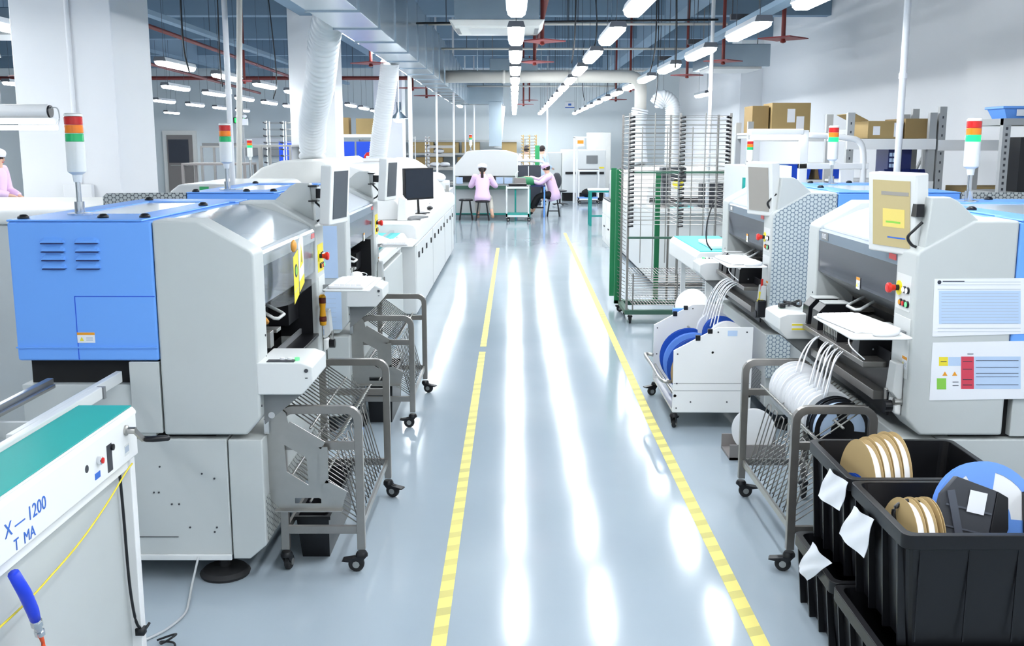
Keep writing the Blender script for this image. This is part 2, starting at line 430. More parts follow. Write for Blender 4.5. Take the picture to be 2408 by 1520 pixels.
    warn_label('warning_label', bl, (-.68, -.001, 1.035), (1, 0, 0), (0, 0, 1), .07, .042)
    # top: blue rim with windows
    tp = MB()
    for q in ((bk_, -.43, .0, .34), (bk_, -.40, 1.25, LEN), (bk_, bk_ + .12, .34, 1.25)):
        tp.box(q[0], q[1], q[2], q[3], 1.495, 1.503)
    tp.box(-.56, -.43, .34, 1.25, 1.495, 1.503)
    tp.build('top_rim', 'blue_enamel', r, bevel=.003)
    MB().box(bk_ + .12, -.56, .34, 1.25, 1.493, 1.498).build('top_window', 'top_window', r)
    k = MB()
    for (x, y) in ((-.92, .06), (-.62, .10), (-.46, .12), (-.46, .9), (-.88, 1.36)): k.lathe([(.022, 0), (.022, .008), (.012, .016), (.001, .017)], (x, y, 1.503), n=12)
    k.build('top_latch', 'black_plastic', r, smooth=True)
    signal_tower(r, -.785 if side == 'left' else -.72, .275, 1.503, lit, pole=.165)
    # hood between the two end frames
    y0, y1 = .165, 1.275
    hm = {'left': ('hood_silver', 'hood_clear', 'hood_silver'), 'left2': ('hood_white', 'hood_clear', 'slate_band'), 'right': ('hood_white', 'hood_smoke', 'slate_band')}[hood]
    top = [(-.43, 1.492), (-.33, 1.488), (-.2, 1.452), (-.06, 1.388), (-.028, 1.372), (-.028, 1.362), (-.06, 1.375), (-.2, 1.44), (-.33, 1.476), (-.43, 1.48)]
    h = MB().prism(top, 'y', y0, y1).build('hood_lid', hm[0], r); autosmooth(h)
    MB().prism([(-.028, 1.362), (-.012, 1.362), (-.005, 1.35), (-.008, 1.30), (-.02, 1.30)], 'y', y0, y1).build('hood_band', hm[2], r)
    w = MB().prism([(-.008, 1.30), (-.012, 1.14), (-.02, 1.14), (-.018, 1.30)], 'y', y0 + .004, y1 - .004).build('front_window', hm[1], r)
    MB().prism([(-.012, 1.14), (-.17, 1.035), (-.178, 1.045), (-.02, 1.15)], 'y', y0 + .03, y1 - .03).build('window_fold', 'tinted_plastic' if hood != 'right' else 'mid_grey', r)
    MB().prism([(-.16, 1.04), (-.2, 1.0), (-.215, 1.01), (-.175, 1.05)], 'y', y0 + .03, y1 - .03).build('lower_lip', 'steel', r)
    # gripping handle
    hy = .62
    MB().tube([(-.13, hy - .07, 1.06), (-.06, hy - .08, 1.02), (-.045, hy - .06, 1.015), (-.045, hy + .06, 1.015), (-.06, hy + .08, 1.02), (-.13, hy + .07, 1.06)], .008, 8).build('hood_handle', 'light_enamel', r, smooth=True)
    # dark interior
    d = MB().box(-.5, -.485, y0, y1, .8, 1.46).box(-.5, -.03, y1 - .006, y1 - .001, .8, 1.1).box(-.42, -.2, y0, y1, .80, .9)
    d.box(-.485, -.3, .9, 1.26, .9, 1.2).box(-.46, -.1, 1.02, 1.26, .9, 1.02).build('inner_bay', 'black_plastic', r)
    MB().box(-.47, -.25, .3, .85, .9, 1.12).box(-.36, -.34, .2, 1.2, 1.2, 1.25).box(-.30, -.28, .2, 1.2, 1.28, 1.31).build('head_gantry', 'dark_grey', r)
    MB().box(-.32, -.14, .36, .64, .945, .962).box(-.3, -.02, .42, .5, .975, .99).box(-.12, -.02, .3, .36, .93, 1.0).build('transport_rail', 'steel', r, bevel=.002)
    # front shelf box with buttons at the tower side
    bx = MB().prism([(-.01, .80), (-.01, .932), (.17, .932), (.215, .915), (.215, .85), (.17, .80)], 'y', .0, .30).build('reject_box', 'light_enamel', r, bevel=.006)
    MB().box(.03, .14, .01, .05, .932, .936).build('box_slot', 'dark_grey', bx)
    for i, (xx, mt) in enumerate(((.135, 'keys'), (.165, 'keys'), (.195, 'button_green_lit'))):
        MB().cyl((xx - .05, .05, .932), (xx - .05, .05, .944), .01, 12).build('push_button', mt, bx)
    MB().lathe([(.008, 0), (.008, .004)], (.19, .0, .9), (0, -1, 0), 12).box(.185, .195, -.003, 0, .868, .872).build('key_switch', 'dark_grey', bx)
    MB().prism([(.0, .80), (.17, .80), (.0, .66)], 'y', .06, .075).prism([(.0, .80), (.17, .80), (.0, .66)], 'y', .25, .265).build('box_bracket', 'mid_grey', r)
    MB().box(-.01 if side == 'right' else -.10, .0 if side == 'right' else -.09, .165, y1, .66, .93 if side == 'right' else .84).build('dock_plate', 'black_plastic' if side == 'right' else 'mid_grey', r)
    fx = .02 if side == 'left' else .10
    if side == 'right': MB().box(-.02, fx, .32, 1.24, .86, .885).box(-.02, .05, .32, 1.24, .72, .76).build('feeder_dock', 'steel_dark', r, bevel=.003)
    else: MB().box(-.09, -.0, .30, 1.27, .80, .815).build('feeder_dock', 'black_plastic', r, bevel=.003)
    # operator column controls
    p = MB().box(0, .0015, 1.30, 1.45, 1.13, 1.275)
    pan = p.build('control_plate', 'label_yellow' if side == 'left' else 'light_enamel', b)
    yb = [1.33, 1.365, 1.40] if True else None
    for i, y in enumerate((1.425, 1.39)):
        o = MB().lathe([(.0145, 0), (.0145, .006), (.011, .008), (.0, .008)], (.0015, y, 1.215), (1, 0, 0), 14)
        q = o.build('push_button', 'black_plastic', b, smooth=True); MB().lathe([(.01, 0), (.01, .004), (0, .005)], (.0085, y, 1.215), (1, 0, 0), 12).build('button_face', 'button_white_lit', q)
    for i, (y, mt) in enumerate(((1.43, 'button_green_lit'), (1.395, 'red_button'), (1.36, 'label_orange'))):
        q = MB().lathe([(.0145, 0), (.0145, .006), (.011, .008), (.0, .008)], (.0015, y, 1.16), (1, 0, 0), 14).build('push_button', 'black_plastic', b, smooth=True)
        MB().lathe([(.01, 0), (.01, .004), (0, .005)], (.0085, y, 1.16), (1, 0, 0), 12).build('button_face', mt, q)
    e = MB().lathe([(.03, 0), (.03, .004), (.001, .004)], (.0015, 1.33, 1.215), (1, 0, 0), 20).build('emergency_stop', 'yellow_ring', b)
    MB().lathe([(.012, 0), (.012, .018), (.0, .018)], (.005, 1.33, 1.215), (1, 0, 0), 16).build('stop_collar', 'black_plastic', e)
    q = MB().lathe([(.012, 0), (.014, .012), (.021, .02), (.021, .03), (.016, .035), (0, .036)], (.02, 1.33, 1.215), (1, 0, 0), 18).build('stop_button', 'red_button', e, smooth=True); autosmooth(q)
    MB().box(0, .002, 1.30, 1.47, .86, 1.105).build('service_plate', 'light_enamel', b, bevel=.002)
    warn_label('warning_label', b, (.0025, 1.44, .925), (0, 1, 0), (0, 0, 1), .05, .05)
    MB().prism([(.002, .77), (.002, .92), (.035, .92), (.045, .80), (.02, .77)], 'y', 1.36, 1.44).build('socket_cover', 'light_enamel', b, bevel=.006)
    MB().prism([(.002, .70), (.002, .77), (.03, .765), (.03, .71)], 'y', 1.36, 1.44).build('switch_box', 'white_enamel', b, bevel=.01)
    MB().lathe([(.024, 0), (.024, .03), (.001, .03)], (.03, 1.40, .735), (1, 0, 0), 16).build('rotary_switch', 'black_plastic', b)
    MB().lathe([(.016, 0), (.016, .03), (.001, .03)], (.002, 1.43, .76), (1, 0, 0), 12).tube([(.01, 1.39, .80), (.05, 1.385, .80), (.05, 1.385, .76)], .007).build('air_regulator', 'steel', b)
    # reference label on the window
    warn_label('warning_label', w, (-.009, .80, 1.16), (0, 1, 0), (0, 0, 1), .05, .055)
    MB().box(-.008, -.004, y1 - .10, y1 - .02, 1.318, 1.342).build('interlock_tag', 'red_trim', r)
    # monitor
    mx, my, mz = monitor
    br = MB().prism([(-.27, 1.47), (-.15, 1.575), (-.12, 1.59), (-.05, 1.59), (-.03, 1.39)], 'y', 1.40, 1.475).build('monitor_bracket', 'grey_enamel', r, bevel=.006)
    if side == 'left': MB().box(-.052, -.018, 1.42, 1.455, 1.50, 1.57).build('bracket_plate', 'light_enamel', br, bevel=.003)
    if side == 'left': MB().box(-.058, -.012, 1.398, 1.47, 1.492, 1.5).box(-.058, -.012, 1.398, 1.47, 1.57, 1.578).build('bracket_trim', 'black_plastic', br)
    MB().bar((-.02, 1.437, 1.535), (mx - .02, my + .02, 1.535), .03, .05).build('monitor_arm', 'black_plastic', r)
    MB().tube(smoothpath([(-.03, 1.44, 1.49), (.0, 1.44, 1.46), (.02, 1.43, 1.43), (-.0, 1.42, 1.40), (-.02, 1.42, 1.39)]), .006, 6).build('monitor_cable', 'cable_black', r, smooth=True)
    mm = Matrix.Translation((mx, my, mz)) @ Euler((0, math.radians(4), math.radians(monrot))).to_matrix().to_4x4()
    mw, mh = (.13, .152) if side == 'left' else (.15, .165)
    mo = MB().box(-.03, .03, -mw, mw, -mh, mh).xf(mm).build('monitor', 'light_enamel', r, bevel=.008)
    MB().box(.031, .033, -mw + .035, mw - .035, -mh + .03, mh - .03).xf(mm).build('screen', screen, mo)
    if screen == 'screen_tan':
        MB().box(.0332, .0338, -.06, .108, .075, .09).xf(mm).build('screen_bar', 'screen_grey', mo)
        MB().box(.0332, .0338, -.05, .085, -.055, .02).xf(mm).build('screen_window', 'label_yellow_soft', mo)
        MB().box(.0338, .0342, -.03, .06, -.038, -.03).xf(mm).build('screen_progress', 'label_green', mo)
        MB().box(.0332, .0338, -.02, .09, -.1, -.094).xf(mm).box(.0332, .0338, -.108, -.09, .12, .132).xf(Matrix()).build('screen_bar', 'ink_blue', mo)
    # keyboard tray
    kt = MB().prism(rrect(.05, .29, 1.12, 1.64, .02), 'z', 1.055, 1.063).build('keyboard_tray', 'light_enamel', r, bevel=.003)
    MB().bar((0, 1.42, 1.04), (.12, 1.42, 1.05), .03, .02).build('tray_arm', 'mid_grey', kt)
    # feet
    for (x, y) in ((-.2, .085), (-.2, 1.4), (bk_ + .12, .1), (bk_ + .12, 1.4)):
        q = MB().lathe([(.1, 0), (.105, .012), (.09, .028), (.03, .035), (.022, .04), (.022, .115)], (x, y, 0), n=24).build('levelling_foot', 'rubber', r, smooth=True); autosmooth(q)
    return r
m_ = mat('label_yellow_soft', (215, 196, 110), .4, noise=0, emit=.12)
LX, RX = -1.02, 1.58
LM1 = machine('nearest left machine, pale grey with a bright blue louvred side cover', (LX, 3.985, 0), 0, 'left', (.09, 1.355, 1.535), -12, 'screen_dark')
LM2 = machine('second left machine, grey and blue, in front of the long white oven', (LX, 6.21, 0), 0, 'left', (.10, 1.33, 1.535), -12, 'screen_grey_dark' if 0 else 'screen_dark', hood='left2')
RM1 = machine('nearest right machine, pale grey with paper sheets on its side', (RX, 5.47, 0), PI, 'right', (.005, 1.265, 1.515), 18, 'screen_tan', lit='g', hood='right')
RM2 = machine('second machine on the right, its side covered with hexagon patterned film', (RX, 7.74, 0), PI, 'right', (.02, 1.30, 1.515), 18, 'screen_grey', lit='g', hexside=True, hood='right')
def keyboard(label, loc, rz, mouse_label, mloc, mrz=0, mouse_mat='keys'):
    k = thing('keyboard', label, 'keyboard', loc, rz, 'keyboards on the machine trays')
    MB().prism(rrect(-.095, .095, -.19, .19, .012), 'z', 0, .016).build('keyboard_case', 'keys', k, bevel=.004)
    kk = MB()
    for i in range(5):
        for j in range(14): kk.box(-.075 + i * .028, -.051 + i * .028, -.175 + j * .0252, -.153 + j * .0252, .016, .021)
    kk.build('key_block', 'paper', k)
    m = thing('computer_mouse', mouse_label, 'mouse', mloc, mrz, 'mice on the machine trays')
    MB().ell((0, 0, .012), (.034, .062, .022), 16, 8).build('mouse_body', mouse_mat, m, smooth=True)
    MB().tube(smoothpath([(0, .06, .012), (.02, .1, .015), (.04, .13, .0), (.0, .16, -.03), (-.04, .12, -.08)]), .0025, 6).build('mouse_cable', 'cable_white', m, smooth=True)
keyboard('white keyboard on the tray of the nearest right machine', (RX - .17, 4.13, 1.0635), .12, 'white mouse on the keyboard tray of the nearest right machine', (RX - .14, 3.885, 1.0635), PI * .6)
keyboard('white keyboard on the tray of the second right machine', (RX - .17, 6.39, 1.0635), .1, 'white mouse on the keyboard tray of the second right machine', (RX - .13, 6.155, 1.0635), PI * .6)
keyboard('white keyboard on the tray of the nearest left machine', (LX + .17, 5.34, 1.0635), PI - .03, 'white mouse on the keyboard tray of the nearest left machine', (LX + .15, 5.60, 1.0635), 0)
keyboard('white keyboard on the tray of the second left machine', (LX + .17, 7.55, 1.0635), PI - .05, 'white mouse on the keyboard tray of the second left machine', (LX + .15, 7.81, 1.0635), 0)
# ================================================================ room shell, aisle tape, lamps
XW, XR, Y0, YF, CZ = -16.0, 5.7, -3.0, 36.0, 4.6
fl = struct('floor', MB().box(XW - .2, XR + .2, Y0 - .2, YF + .2, -.1, 0), 'floor_paint') if 0 else None
def floor_material():
    m = mat('floor_paint', (176, 188, 196), .16, noise=0, spec=.35, coat=.1); nt = m.node_tree; b = nt.nodes['Principled BSDF']
    tc = nt.nodes.new('ShaderNodeTexCoord'); nz = nt.nodes.new('ShaderNodeTexNoise'); nz.inputs['Scale'].default_value = .9; nz.inputs['Detail'].default_value = 5
    nt.links.new(tc.outputs['Object'], nz.inputs['Vector'])
    mx = nt.nodes.new('ShaderNodeMix'); mx.data_type = 'RGBA'; mx.inputs[6].default_value = (*s2l((154, 167, 177)), 1); mx.inputs[7].default_value = (*s2l((170, 182, 191)), 1)
    nt.links.new(nz.outputs['Fac'], mx.inputs[0]); nt.links.new(mx.outputs[2], b.inputs['Base Color'])
    mr = nt.nodes.new('ShaderNodeMapRange'); mr.inputs['To Min'].default_value = .09; mr.inputs['To Max'].default_value = .15
    nt.links.new(nz.outputs['Fac'], mr.inputs['Value']); nt.links.new(mr.outputs[0], b.inputs['Roughness'])
    n2 = nt.nodes.new('ShaderNodeTexNoise'); n2.inputs['Scale'].default_value = 2.2; n2.inputs['Detail'].default_value = 1
    bp = nt.nodes.new('ShaderNodeBump'); bp.inputs['Strength'].default_value = .08; bp.inputs['Distance'].default_value = .01
    nt.links.new(tc.outputs['Object'], n2.inputs['Vector']); nt.links.new(n2.outputs['Fac'], bp.inputs['Height']); nt.links.new(bp.outputs['Normal'], b.inputs['Normal']); nt.links.new(bp.outputs['Normal'], b.inputs['Coat Normal'])
    b.inputs['Coat Roughness'].default_value = .05
floor_material()
struct('floor', MB().box(XW - .2, XR + .2, Y0 - .2, YF + .2, -.1, 0), 'floor_paint')
struct('ceiling', MB().box(XW - .2, XR + .2, Y0 - .2, YF + .2, CZ, CZ + .2), 'ceiling_paint')
struct('wall_left', MB().box(XW - .2, XW, Y0, YF, 0, CZ), 'wall_paint')
struct('wall_right', MB().box(XR, XR + .2, Y0, YF, 0, CZ), 'wall_white')
struct('wall_back', MB().box(XW - .2, XR + .2, Y0 - .2, Y0, 0, CZ), 'wall_paint')
struct('wall_far', MB().box(XW - .2, XR + .2, YF, YF + .2, 0, CZ), 'wall_paint')
# stub of the white wall corner at the right
struct('trim_1', MB().box(XR - .35, XR, 8.4, 12.4, 0, CZ), 'wall_white')
struct('trim_2', MB().box(XR - .5, XR, 24.0, 25.0, 0, CZ), 'wall_white')
# pillars
def pillar(x0, x1, y0, y1, label, name='pillar'):
    o = MB().box(x0, x1, y0, y1, 0, CZ).build(name, 'wall_white', None, bevel=.01); o['kind'] = 'structure'; o['label'] = label; return o
pillar(-3.82, -3.05, 8.0, 8.83, 'wide pale pillar behind the nearest left machine')
pillar(-3.82, -3.05, 17.8, 18.6, 'pale pillar behind the corrugated white hose')
pillar(-3.82, -3.05, 28.5, 29.3, 'pale pillar near the far shelves on the left')
pillar(-3.82, -3.05, -1.6, -.8, 'pillar behind the camera')
# beams
bn = 1
for y in [-1, 3, 7, 11, 15, 19, 23.2, 27.5, 32]:
    o = struct('trim_%d' % (bn + 2), MB().box(XW, XR, y, y + .3, CZ - .55, CZ), 'beam_paint'); bn += 1
for x in (-8.6, -3.6, 2.7):
    o = struct('trim_%d' % (bn + 2), MB().box(x, x + .32, Y0, YF, CZ - .7, CZ), 'beam_paint'); bn += 1
# aisle tape
_m = M['floor_tape']; _nt = _m.node_tree; _b = _nt.nodes['Principled BSDF']
_tc = _nt.nodes.new('ShaderNodeTexCoord'); _sp = _nt.nodes.new('ShaderNodeSeparateXYZ'); _nt.links.new(_tc.outputs['Object'], _sp.inputs[0])
def _mm(op, a, b=None):
    n = _nt.nodes.new('ShaderNodeMath'); n.operation = op
    for i, v in enumerate((a, b)):
        if v is None: continue
        if isinstance(v, (int, float)): n.inputs[i].default_value = v
        else: _nt.links.new(v, n.inputs[i])
    return n.outputs[0]
_f = _mm('LESS_THAN', _mm('FRACT', _mm('DIVIDE', _mm('ADD', _sp.outputs[1], _mm('MULTIPLY', _sp.outputs[0], -.4)), .158)), .42)
_nz = _nt.nodes.new('ShaderNodeTexNoise'); _nz.inputs['Scale'].default_value = 2.5; _nt.links.new(_tc.outputs['Object'], _nz.inputs['Vector'])
_f = _mm('MULTIPLY', _f, _mm('MULTIPLY', _nz.outputs['Fac'], .85))
_mx = _nt.nodes.new('ShaderNodeMix'); _mx.data_type = 'RGBA'; _mx.inputs[6].default_value = (*s2l((232, 218, 120)), 1); _mx.inputs[7].default_value = (*s2l((158, 154, 100)), 1)
_nt.links.new(_f, _mx.inputs[0]); _nt.links.new(_mx.outputs[2], _b.inputs['Base Color'])
for nm, x0, x1, seg in (('left', -.30, -.245, [(1.5, 8.72), (8.95, 17.6)]), ('right', .875, .93, [(1.5, 20.6)])):
    for k, (a, b) in enumerate(seg):
        mb = MB(); dx = 0
        if nm == 'right':
            pts = [(.902, a), (.90, 6.5), (.935, 10), (1.03, 20.6)]
            for i in range(3):
                (xa, ya), (xb, yb) = pts[i], pts[i + 1]
                mb.add([(xa - .03, ya, .0012), (xa + .03, ya, .0012), (xb + .03, yb, .0012), (xb - .03, yb, .0012)], [(0, 1, 2, 3)])
        else: mb.box(x0, x1, a, b, .0002, .0012)
        t = mb.build('floor_tape', 'floor_tape', None)
        tag(t, {('left', 0): 'yellow marking tape along the left of the aisle, piece nearest the camera', ('left', 1): 'yellow striped marking tape along the left of the aisle, farther piece', ('right', 0): 'yellow marking tape along the right side of the aisle'}[(nm, k)], 'floor tape', 'yellow aisle tape')
# lamps
def ceiling_lamp():
    t = thing('ceiling_lamp', 'x', 'lamp', (0, 0, 0), 0, 'hanging tube lamps')
    MB().prism([(-.075, 0), (-.06, .045), (.06, .045), (.075, 0), (.07, -.005), (-.07, -.005)], 'y', -.6, .6).build('lamp_housing', 'lamp_body', t)
    MB().prism([(-.076, -.002), (-.06, .046), (.06, .046), (.076, -.002)], 'y', -.61, -.60).build('lamp_end', 'lamp_cap', t)
    MB().prism([(-.076, -.002), (-.06, .046), (.06, .046), (.076, -.002)], 'y', .60, .61).build('lamp_end', 'lamp_cap', t)
    d = [(-.068, -.003), (-.064, -.03), (-.04, -.05), (.04, -.05), (.064, -.03), (.068, -.003)]
    def rg(y, k): return [Vector((q[0] * k, y, q[1] * k)) for q in d]
    MB().loft([rg(-.60, .5), rg(-.575, 1), rg(.575, 1), rg(.60, .5)]).build('lamp_diffuser', 'lamp_glow', t)
    for y in (-.45, .45):
        MB().tube([(0, y, .045), (.004, y, .5), (-.005, y, 1.0), (0, y, CZ - 2.76)], .0028, 4).build('lamp_cable', 'cable_dark', t)
    return t
rows = [(.02, 'over the middle of the aisle', 2.7, 15), (.875, 'over the right edge of the aisle', 2.7, 15), (2.0, 'over the right machine line', 2.3, 15), (-1.64, 'beside the metal duct', 10.86, 9),
        (-4.2, 'left of the wide pillar', 1.5, 14), (-5.9, 'in the left hall, second row', 2.1, 14), (-8.1, 'in the left hall, third row', 1.1, 14)]
first = None
ORD = ['first', 'second', 'third', 'fourth', 'fifth', 'sixth', 'seventh', 'eighth', 'ninth', 'tenth', 'eleventh', 'twelfth', 'thirteenth', 'fourteenth', 'fifteenth']
def in_view(x, y, z):
    u, v = x * math.cos(YAW) + y * math.sin(YAW), z - CAMZ; f = -x * math.sin(YAW) + y * math.cos(YAW)
    d = f * math.cos(TH) - v * math.sin(TH)
    return d > .2 and 0 < 1204 + F * u / d < 2408 and 0 < 760 - F * (f * math.sin(TH) + v * math.cos(TH)) / d < 1520
for ri, (x, where, ys, n) in enumerate(rows):
    seen = 0
    for k in range(n):
        y = ys + (2.6 if ri == 3 else (2.25 if n == 15 else 2.31)) * k; z = 2.755 if ri != 3 else 2.90
        if in_view(x, y + .58, z - .03): lab = 'tube lamp %s, %s in view from the camera' % (where, ORD[seen]); grp_ = 'hanging tube lamps ' + where; seen += 1
        else: lab = 'tube lamp added to brighten the hall, off the visible lamp rows'; grp_ = 'tube lamps outside the view'
        if first is None: first = ceiling_lamp(); o = first
        else: o = dup(first, (0, 0, 0), 0)
        o.location = (x, y, z); o['label'] = lab; o['group'] = grp_
for (x, y) in ((3.9, 1), (3.9, -1.5), (-2.6, 1), (-2.6, -1.5), (.4, .2), (.4, -1.6), (1.9, .1), (-11, 6), (-11, 12), (-11, 18), (-11, 24), (-11, 30), (-11, 33.5), (-13.5, 27), (3.8, 27), (3.8, 32), (3.8, 21)):  # extra lamps added off the visible rows to brighten hall and walls
    o = dup(first, (x, y, 2.755), 0); o['label'] = 'tube lamp added to brighten the hall, off the visible lamp rows'; o['group'] = 'tube lamps outside the view'
# ---------------------------------------------------------------- camera, world
cam = bpy.data.cameras.new('camera'); co = bpy.data.objects.new('camera', cam); COL.objects.link(co)
cam.sensor_width = 36; cam.lens = 36 * F / 2408; cam.clip_start = .05; cam.clip_end = 200
co.location = (0, 0, CAMZ); co.rotation_euler = (PI / 2 - TH, 0, YAW)
S = bpy.context.scene; S.camera = co
w = bpy.data.worlds.new('world'); S.world = w; w.use_nodes = True
w.node_tree.nodes['Background'].inputs[0].default_value = (.8, .88, 1, 1); w.node_tree.nodes['Background'].inputs[1].default_value = .3
S.view_settings.view_transform = 'Standard'; S.view_settings.look = 'None'; S.view_settings.exposure = 0.92; S.view_settings.gamma = 1
S.view_settings.use_curve_mapping = False

S.cycles.use_denoising = True; S.cycles.use_adaptive_sampling = True; S.cycles.adaptive_threshold = .06
S.cycles.max_bounces = 6; S.cycles.diffuse_bounces = 3; S.cycles.glossy_bounces = 3; S.cycles.transmission_bounces = 2; S.cycles.transparent_max_bounces = 8
S.cycles.caustics_reflective = False; S.cycles.caustics_refractive = False; S.cycles.sample_clamp_indirect = 4
# ================================================================ feeder carts
def cart(label, loc, rz, plate_on=True):
    r = thing('feeder_cart', label, 'cart', loc, rz, 'stainless feeder carts docked at the machines')
    prof = [(-.014, -.017), (.014, -.017), (.014, .017), (-.014, .017)]
    for y in (0, .93):
        path = [(0, y, .10), (0, y, .65)] + [(-.05 + .05 * math.cos(a), y, .66 + .05 * math.sin(a)) for a in [PI / 2 * i / 6 for i in range(1, 7)]] + [(-.27, y, .71)] + [(-.27 - .05 * math.sin(a), y, .66 + .05 * math.cos(a)) for a in [PI / 2 * i / 6 for i in range(1, 7)]] + [(-.32, y, .10)]
        f = MB().sweep(path, [(-.017, -.014), (.017, -.014), (.017, .014), (-.017, .014)], up=(0, 1, 0)).build('end_hoop', 'steel_dark', r, bevel=.002)
        for z, nm in ((.555, 'middle_bar'), (.187, 'lower_bar')):
            MB().box(-.306, -.014, y - .01, y + .01, z - .017, z + .017).build(nm, 'steel_dark', r, bevel=.002)
    ua = (-.30, .70); ub = (-.105, .565); dn = (-.30, .40); lo = (-.02, .20)
    mb = MB()
    def ybar(x, z, rr=.0055): mb.cyl((x, .0, z), (x, .93, z), rr, 8)
    for (x, z) in (ub, (-.2, .63), (-.21, .31), (-.30, .40)): ybar(x, z)
    for i in range(20):
        y = .03 + i * .0457
        mb.tube([(-.31, y, .715), (-.11, y, .57), (-.09, y, .585), (-.07, y, .60)], .0033, 5)
        mb.tube([(-.31, y, .41), (-.02, y, .205)], .0028, 5)
    for i in range(12):
        y = .06 + i * .073
        pass
    mb.build('wire_rack', 'steel', r, smooth=True)
    MB().bar((-.005, 0, .185), (-.005, .93, .185), .012, .03).build('outer_rail', 'steel', r)
    MB().bar((-.315, 0, .185), (-.315, .93, .185), .012, .03).build('inner_rail', 'steel_dark', r)
    hb = MB()
    for i in range(7):
        y = .07 + i * .12
        hb.tube([(-.02, y, .19), (-.10, y, .50), (-.105, y + .012, .515), (-.105, y + .055, .515), (-.10, y + .067, .50), (-.02, y + .067, .19)], .003, 6)
    hb.build('wire_hook', 'steel_dark', r, smooth=True)
    if plate_on:
        outer = [(-.375, .33), (-.33, .285), (-.075, .285), (-.055, .35), (-.142, .405), (-.142, .565), (-.285, .655), (-.295, .70), (-.33, .735), (-.355, .73), (-.38, .63)]
        hole = [(-.305, .565), (-.215, .51), (-.21, .39), (-.30, .45)]; hole2 = [(-.27, .335), (-.16, .335), (-.16, .31), (-.27, .31)]
        mb = MB(); plate(mb, outer, [hole[::-1], hole2[::-1]], 'y', -.026, -.022); p = mb.build('docking_plate', 'steel', r)
        MB().box(-.35, -.07, -.055, -.022, .283, .287).bar((-.285, -.04, .655), (-.142, -.04, .567), .036, .004, (0, 1, 0)).bar((-.142, -.04, .56), (-.142, -.04, .405), .036, .004, (0, 1, 0)).bar((-.142, -.04, .403), (-.055, -.04, .352), .036, .004, (0, 1, 0)).build('plate_flange', 'steel', p)
        MB().lathe([(.014, 0), (.014, .03), (.001, .03)], (-.345, -.026, .70), (0, -1, 0), 12).box(-.38, -.36, -.05, -.03, .62, .68).build('plate_latch', 'chrome', p)
    for (x, y, b, a) in ((0, 0, 1, PI), (0, .93, 1, -.3), (-.32, 0, 0, 1.4), (-.32, .93, 0, 2)): caster(r, x, y, ang=a, brake=b)
    return r
C1 = cart('stainless steel feeder cart at the nearest left machine', (-.645, 4.10, 0), 0)
MB().box(.0175, .0185, -.012, .012, .60, .63).build('cart_tag', 'reel_blue', C1); MB().box(.0186, .019, -.012, -.004, .60, .63).build('cart_tag', 'label_yellow', C1)
C2 = cart('stainless steel feeder cart at the second left machine', (-.645, 6.33, 0), 0)
C3 = cart('stainless steel feeder cart loaded with reels at the nearest right machine', (1.17, 5.03, 0), PI, plate_on=False)
text('a', None, (0, 0, 0), (0, 0, 0), .01, 'steel') if 0 else None
# black bins under the left carts
def bin_box(label, x0, x1, y0, y1, h, cat='bin', name='waste_bin'):
    t = thing(name, label, cat, ((x0 + x1) / 2, (y0 + y1) / 2, 0), 0, 'black bins under the carts')
    w, d = (x1 - x0) / 2, (y1 - y0) / 2; k = .85
    mb = MB(); th = .006
    for s, zz in ((1, 0), (0, 0)):
        pass
    o = [[(-w * k, -d * k, 0), (w * k, -d * k, 0), (w * k, d * k, 0), (-w * k, d * k, 0)], [(-w, -d, h), (w, -d, h), (w, d, h), (-w, d, h)],
         [(-w + th, -d + th, h), (w - th, -d + th, h), (w - th, d - th, h), (-w + th, d - th, h)], [(-w * k + th, -d * k + th, .01), (w * k - th, -d * k + th, .01), (w * k - th, d * k - th, .01), (-w * k + th, d * k - th, .01)]]
    mb.loft(o); mb.build('bin_body', 'black_plastic', t)
    MB().prism(rrect(-w - .012, w + .012, -d - .012, d + .012, .02), 'z', h - .012, h - .001).build('bin_rim', 'black_plastic', t) if 0 else None
    mb = MB().sweep([(-w, -d, h), (w, -d, h), (w, d, h), (-w, d, h)], [(-.008, -.008), (.008, -.008), (.008, .008), (-.008, .008)], closed=True); mb.build('bin_rim', 'black_plastic', t)
    return t
bin_box('black plastic bin on the floor under the nearest left cart', -.94, -.80, 4.2, 4.9, .2)
bin_box('black plastic bin on the floor under the second left cart', -.95, -.78, 6.4, 7.0, .3)
# ================================================================ belt conveyor in the left foreground
CV = thing('belt_conveyor', 'white conveyor table with a teal belt and crank handle at the left edge', 'conveyor', (-1.30, 3.40, 0))
MB().prism([(-.012, .90), (0, .888), (0, .74), (-.02, .728), (-.02, .893)], 'y', -1.9, 0).build('side_panel', 'white_enamel', CV, bevel=.004)
MB().prism([(-.225, .872), (-.225, .90), (-.02, .90), (-.008, .885), (-.008, .872)], 'y', -1.9, .03).build('table_top', 'white_enamel', CV, bevel=.006)
MB().box(-.205, -.022, -1.88, .022, .9002, .905).build('belt', 'teal_belt', CV, bevel=.002)
MB().box(-.24, -.212, -1.9, .25, .87, .915).build('far_rail', 'light_enamel', CV, bevel=.004)
MB().box(-.05, -.01, -.05, -.008, .0, .735).build('leg', 'white_enamel', CV, bevel=.004)
MB().box(-.42, -.38, -.05, -.01, .0, .735).build('leg', 'white_enamel', CV, bevel=.004)
MB().box(-.065, -.045, -1.9, -.05, .02, .73).build('lower_panel', 'grey_enamel', CV)
MB().box(-.062, -.02, -1.9, -.04, .70, .735).build('lower_frame', 'white_enamel', CV)
MB().box(0.0002, .0015, -.265, -.225, .755, .845).build('power_switch', 'dark_grey', CV, bevel=.002)
MB().lathe([(.011, 0), (.011, .008), (.0, .009)], (.0, -.225, .83), (1, 0, 0), 12).build('speed_knob', 'black_plastic', CV)
